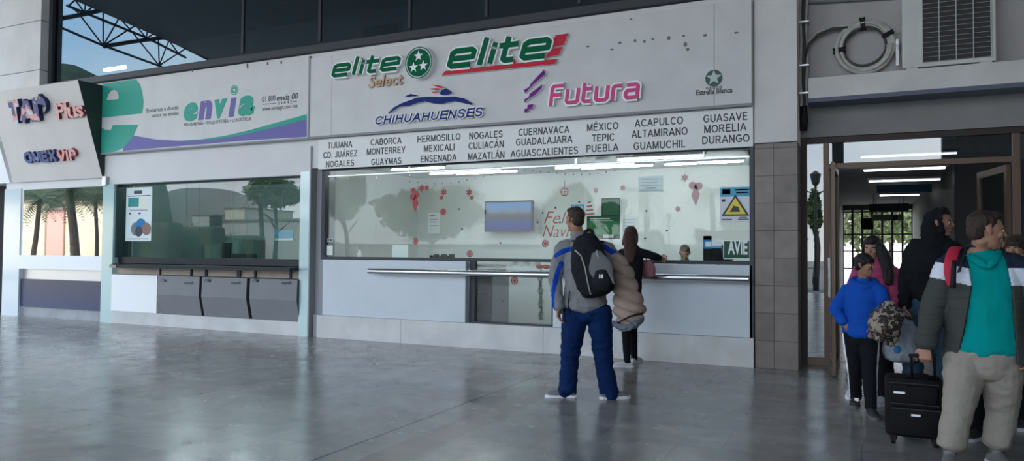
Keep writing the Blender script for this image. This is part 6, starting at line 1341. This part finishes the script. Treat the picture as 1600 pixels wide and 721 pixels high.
person('person', 'tall person in black hoodie with the hood up and faded jeans, looking right', J, (.93, -.36, -.05), 1.0, skin_m=SKIND, hair='short', hair_m=HAIRB,
       top=dict(name='hoodie', mat=[BLKC], r=(.088, .082, .072, .058), hem=V((1450, 468, 7.55)), hemr=(.215, .15), fold=.014, extra=hood2, k=1.12, collar=.06),
       legs=dict(mat=JEANL, r=(.115, .092, .085, .085), hem=.05), shoes=(SHOEK, SOLEW), hands={'L': ((0, -.1, -1), (-1, 0, 0), 1.1, -1), 'R': ((0, 0, -1), (1, 0, 0), .6, 1)}, torso=(.195, .125), hipw=.18)
pb2 = empty('shopping_bag', V((1409, 540, 7.36)), 'translucent white shopping bag with a blue dot, hanging from the hooded person hand', 'bag')
BAG = mat('bag_film', (.30, .34, .38), .35, noise_amt=.2, nscale=6); mb = MB()
mb.loft([V((1413, 502, 7.37)), V((1411, 520, 7.36)), V((1407, 545, 7.36)), V((1406, 560, 7.36))], [(.08, .03), (.13, .07), (.145, .08), (.12, .07)], (1, 0, 0), 22, 4); m2 = skin(mb, .007, 2); folds(m2, .016, 10, (1, 1, .6), 8); link('pouch', m2, BAG, pb2, smooth=True)
for q in (0, 1): MB().tube([V(p) for p in ((1404+q*10, 505, 7.36), (1406+q*6, 492, 7.38), (1412, 486, 7.40))], .007, 6).build('strap', BAG if q else BLKC, pb2)
mb = MB(); mb.ell(V((1402, 547, 7.275)), .03, .012, .034); mb.build('blue_dot', INKB, pb2, smooth=True)

# ---- man with the suitcase
J = dict(hd=V((1541, 361, 5.76)), nk=V((1528, 396, 5.82)), ch=V((1538, 440, 5.82)), pl=V((1537, 552, 5.80)), sL=V((1484, 418, 5.86)), sR=V((1589, 420, 5.78)), eL=V((1458, 484, 5.84)), wL=V((1446, 541, 5.72)), eR=V((1612, 484, 5.82)), wR=V((1608, 545, 5.75)),
         hL=V((1508, 572, 5.80)), hR=V((1564, 572, 5.80)), kL=V((1499, 630, 5.66)), kR=V((1566, 640, 5.84)), aL=V((1484, 688, 5.62)), aR=V((1556, 700, 5.78)), fL=(-.12, -1), fR=(.25, -1))
J['aL'].z = .085; J['aR'].z = .085
zb1, zb2 = at(1500, 418, Y=5.8).z, at(1500, 444, Y=5.8).z
def pbig(c):
    m = np.zeros(len(c)); z = c[:, 2]-.10*np.clip(c[:, 0]-at(1478, 420, Y=5.8).x, -.2, .9)*-1*.0
    sl = np.where(c[:, 0] < at(1540, 0, Y=5.8).x, -(c[:, 0]-at(1500, 0, Y=5.8).x)*.22, .0)
    z = c[:, 2]-sl; m[z > zb1] = 1; m[(z <= zb1) & (z > zb2)] = 2; return m
lx = [(at(1512, 398, Y=5.68), at(1572, 398, Y=5.68)), (at(1517, 450, Y=5.68), at(1583, 450, Y=5.68)), (at(1505, 520, Y=5.68), at(1588, 520, Y=5.68)), (at(1492, 568, Y=5.68), at(1590, 568, Y=5.68))]
def cutf(c):
    zs = [q[0].z for q in lx][::-1]; a = np.interp(c[:, 2], zs, [q[0].x for q in lx][::-1]); b = np.interp(c[:, 2], zs, [q[1].x for q in lx][::-1])
    front = (c[:, 0] > a) & (c[:, 0] < b) & (c[:, 1] < 5.83) & (c[:, 2] < lx[0][0].z+.05)
    return front | (c[:, 2] < J['pl'].z-.045)
def polo_collar(root):
    nb = J['nk']; mb = MB(); q = lambda px, py, Y: at(px, py, Y=Y)
    mb.loft([q(1513, 398, 5.78), q(1522, 404, 5.71), q(1533, 412, 5.665), q(1541, 418, 5.655)], [(.008, .02), (.008, .026), (.008, .026), (.007, .012)], (0, -1, .3), 10, 3)
    mb.loft([q(1562, 392, 5.80), q(1558, 400, 5.72), q(1551, 410, 5.67), q(1544, 419, 5.655)], [(.008, .02), (.008, .026), (.008, .026), (.007, .012)], (0, -1, .3), 10, 3)
    m_ = skin(mb, .004, 1); link('collar', m_, TEALC, root, smooth=True)
person('person', 'man in teal polo and grey jacket with white band, pulling the black suitcase', J, (.97, .14, -.10), 1.07, hair='short', hair_m=HAIRD,
       top=dict(name='jacket', mat=[OLIV, JNAVY, JWHT], r=(.088, .086, .080, .066), hem=V((1540, 572, 5.80)), hemr=(.245, .165), fold=.007, ff=5, fs=(.5, .5, 4.5), k=1.10, cut=cutf, paint=pbig, cuff=.03,
                under=dict(name='polo_shirt', mat=TEALC, hem=V((1540, 549, 5.79)), hemr=(.215, .150), collar=polo_collar)),
       legs=dict(mat=KHAKI, r=(.120, .094, .084, .082), hem=.15, fold=.007), shoes=(SHOEG, SOLEW, 1.0), hands={'L': ((-.05, -.25, -1), (-.3, -1, 0), 1.3, 1), 'R': ((0, -.1, -1), (1, 0, 0), .6, -1)}, torso=(.19, .13), hipw=.19)
rs = empty('red_backpack_strap', V((1490, 440, 5.66)), 'red shoulder strap over the left of the jacket of the man in teal', 'strap'); mb = MB()
mb.loft([V((1498, 388, 5.86)), V((1492, 389, 5.74)), V((1486, 405, 5.655)), V((1484, 425, 5.63)), V((1487, 446, 5.635))], [(.03, .010), (.034, .011), (.036, .011), (.034, .011), (.026, .010)], (1, 0, 0), 12, 4); mb.build('strap', mat('strap_red', (.45, .02, .05), .6), rs, smooth=True)
mb = MB(); mb.loft([V((1491, 408, 5.635)), V((1490, 428, 5.615)), V((1489, 450, 5.62))], [(.014, .008), (.016, .008), (.018, .008)], (1, 0, 0), 10, 3); mb.build('webbing', BLACK, rs, smooth=True)

# ---- suitcase
A, B = G(1384, 691), G(1472, 694); sx0, sx1 = A.x, B.x; sy = 6.12; ht = at(1400, 590, Y=sy).z
su = empty('suitcase', ((sx0+sx1)/2, sy+.12, 0), 'black soft trolley suitcase on wheels beside the man in teal', 'suitcase'); SUB = cloth('suitcase_black', (.010, .010, .011), .6, bs=200)
MB().box(sx0, sx1, sy, sy+.26, .055, ht, bev=.03).build('body', SUB, su, smooth=True, angle=40)
zq = at(1400, 634, Y=sy).z
MB().box(sx0+.025, sx1-.025, sy-.045, sy+.005, .08, zq, bev=.018).build('front_pocket', SUB, su, smooth=True, angle=40)
MB().box(sx0+.04, sx1-.04, sy-.03, sy+.005, zq+.025, ht-.05, bev=.012).build('front_pocket', SUB, su, smooth=True, angle=40)
for z, y in ((zq-.012, -.047), (zq+.018, -.012), (ht-.04, -.003)): MB().tube([(sx0+.03, sy+y, z), (sx1-.03, sy+y, z)], .004, 6).build('zipper', mat('zip_dark', (.05, .05, .05), .4), su)
p = at(1431, 650, Y=sy-.045); MB().box(p.x-.03, p.x+.03, sy-.049, sy-.044, p.z-.008, p.z+.008, bev=.001).build('name_badge', ALU, su)
p = at(1407, 614, Y=sy-.03); MB().box(p.x-.045, p.x+.03, sy-.035, sy-.029, p.z-.008, p.z+.008, bev=.001).build('zip_pull', ALU, su)
for x in (sx0+.05, sx1-.05):
    MB().box(x-.022, x+.022, sy+.0, sy+.05, .03, .07, bev=.006).build('wheel_bracket', BLACK, su)
    MB().tube([(x-.015, sy+.025, .028), (x+.015, sy+.025, .028)], .028, 16).build('wheel', BLACK, su, smooth=True, angle=40)
for x in (sx0+.05, sx1-.05):
    MB().tube([(x-.015, sy+.225, .028), (x+.015, sy+.225, .028)], .028, 16).build('wheel', BLACK, su, smooth=True, angle=40)
hx0, hx1 = at(1424, 565, Y=sy+.05).x, at(1460, 565, Y=sy+.05).x; ha = at(1424, 556, Y=5.95); hy = sy+.06
yh = 5.82; zh_ = at(1424, 557, Y=yh).z
for px in (1425, 1461): t0 = at(px, 590, Y=hy); t1 = at(px-1, 557, Y=5.72); MB().tube([(t0.x, hy, ht-.03), (t1.x, 5.72, t1.z)], .009, 10).build('handle_tube', BLACK, su, smooth=True)
g0, g1 = at(1421, 556, Y=5.72), at(1462, 556, Y=5.72); mb = MB(); mb.loft([g0, g0.lerp(g1, .5), g1], [(.016, .012)]*3, (0, 1, 0), 12, 3); mb.build('grip', BLACK, su, smooth=True)
mb = MB(); p = at(1432, 600, Y=sy-.02); mb.tube([(p.x-.06, sy+.02, ht-.0), (p.x-.04, sy+.0, ht+.03), (p.x+.07, sy+.0, ht+.03), (p.x+.09, sy+.02, ht)], .011, 8); mb.build('carry_handle', SUB, su, smooth=True)

# ---- person behind the man in teal (legs and shoe show between his trousers)
J = dict(hd=V((1550, 383, 6.75)), nk=V((1548, 408, 6.8)), ch=V((1546, 435, 6.8)), pl=V((1540, 540, 6.8)), sL=V((1520, 425, 6.8)), sR=V((1575, 425, 6.8)), eL=V((1516, 470, 6.8)), wL=V((1518, 515, 6.75)), eR=V((1580, 470, 6.8)), wR=V((1580, 515, 6.75)),
         hL=V((1526, 550, 6.8)), hR=V((1555, 550, 6.8)), kL=V((1528, 605, 6.7)), kR=V((1552, 605, 6.9)), aL=V((1530, 655, 6.6)), aR=V((1550, 655, 6.95)), fL=(-.5, -.85), fR=(-.3, -.9))
J['aL'].z = .085; J['aR'].z = .085
person('person', 'person in dark clothes hidden behind the man in teal, only legs and shoes showing', J, (-.2, -.95, 0), .92, hair='short', hair_m=HAIRB, top=dict(name='sweater', mat=[BLKC], r=(.065, .06, .055, .045), hem=V((1540, 548, 6.8)), hemr=(.17, .125)), legs=dict(mat=BLKC, r=(.10, .08, .07, .07), hem=.06), shoes=(SHOEK, SOLEW), hands={'L': ((0, 0, -1), (-1, 0, 0), .5, 1), 'R': ((0, 0, -1), (1, 0, 0), .5, -1)}, torso=(.15, .105), hipw=.15, vox=.008)
# ---- dark haired person at the right edge
J = dict(hd=V((1588, 390, 7.3)), nk=V((1591, 414, 7.34)), ch=V((1592, 445, 7.34)), pl=V((1594, 520, 7.34)), sL=V((1566, 432, 7.34)), sR=V((1618, 432, 7.34)), eL=V((1560, 475, 7.3)), wL=V((1566, 515, 7.2)), eR=V((1625, 475, 7.3)), wR=V((1622, 515, 7.2)),
         hL=V((1582, 532, 7.34)), hR=V((1608, 532, 7.34)), kL=V((1586, 580, 7.25)), kR=V((1610, 580, 7.4)), aL=V((1596, 630, 7.2)), aR=V((1616, 630, 7.4)), fL=(-.2, -1), fR=(.2, -1))
J['aL'].z = .085; J['aR'].z = .085
PLAID = mat('plaid_dark', (.10, .05, .05), .85, c2=(.02, .025, .04), nscale=30)
person('person', 'dark haired person in dark patterned top at the right edge of the view', J, (-.5, -.85, -.1), .92, hair='bowl', hair_m=HAIRD, top=dict(name='shirt', mat=[PLAID], r=(.068, .062, .056, .046), hem=V((1594, 535, 7.34)), hemr=(.18, .13)), legs=dict(mat=BLKC, r=(.10, .08, .07, .07), hem=.06), shoes=(SHOEK, SOLEW), hands={'L': ((0, 0, -1), (-1, 0, 0), .5, 1), 'R': ((0, 0, -1), (1, 0, 0), .5, -1)}, torso=(.16, .11), hipw=.155, vox=.008)
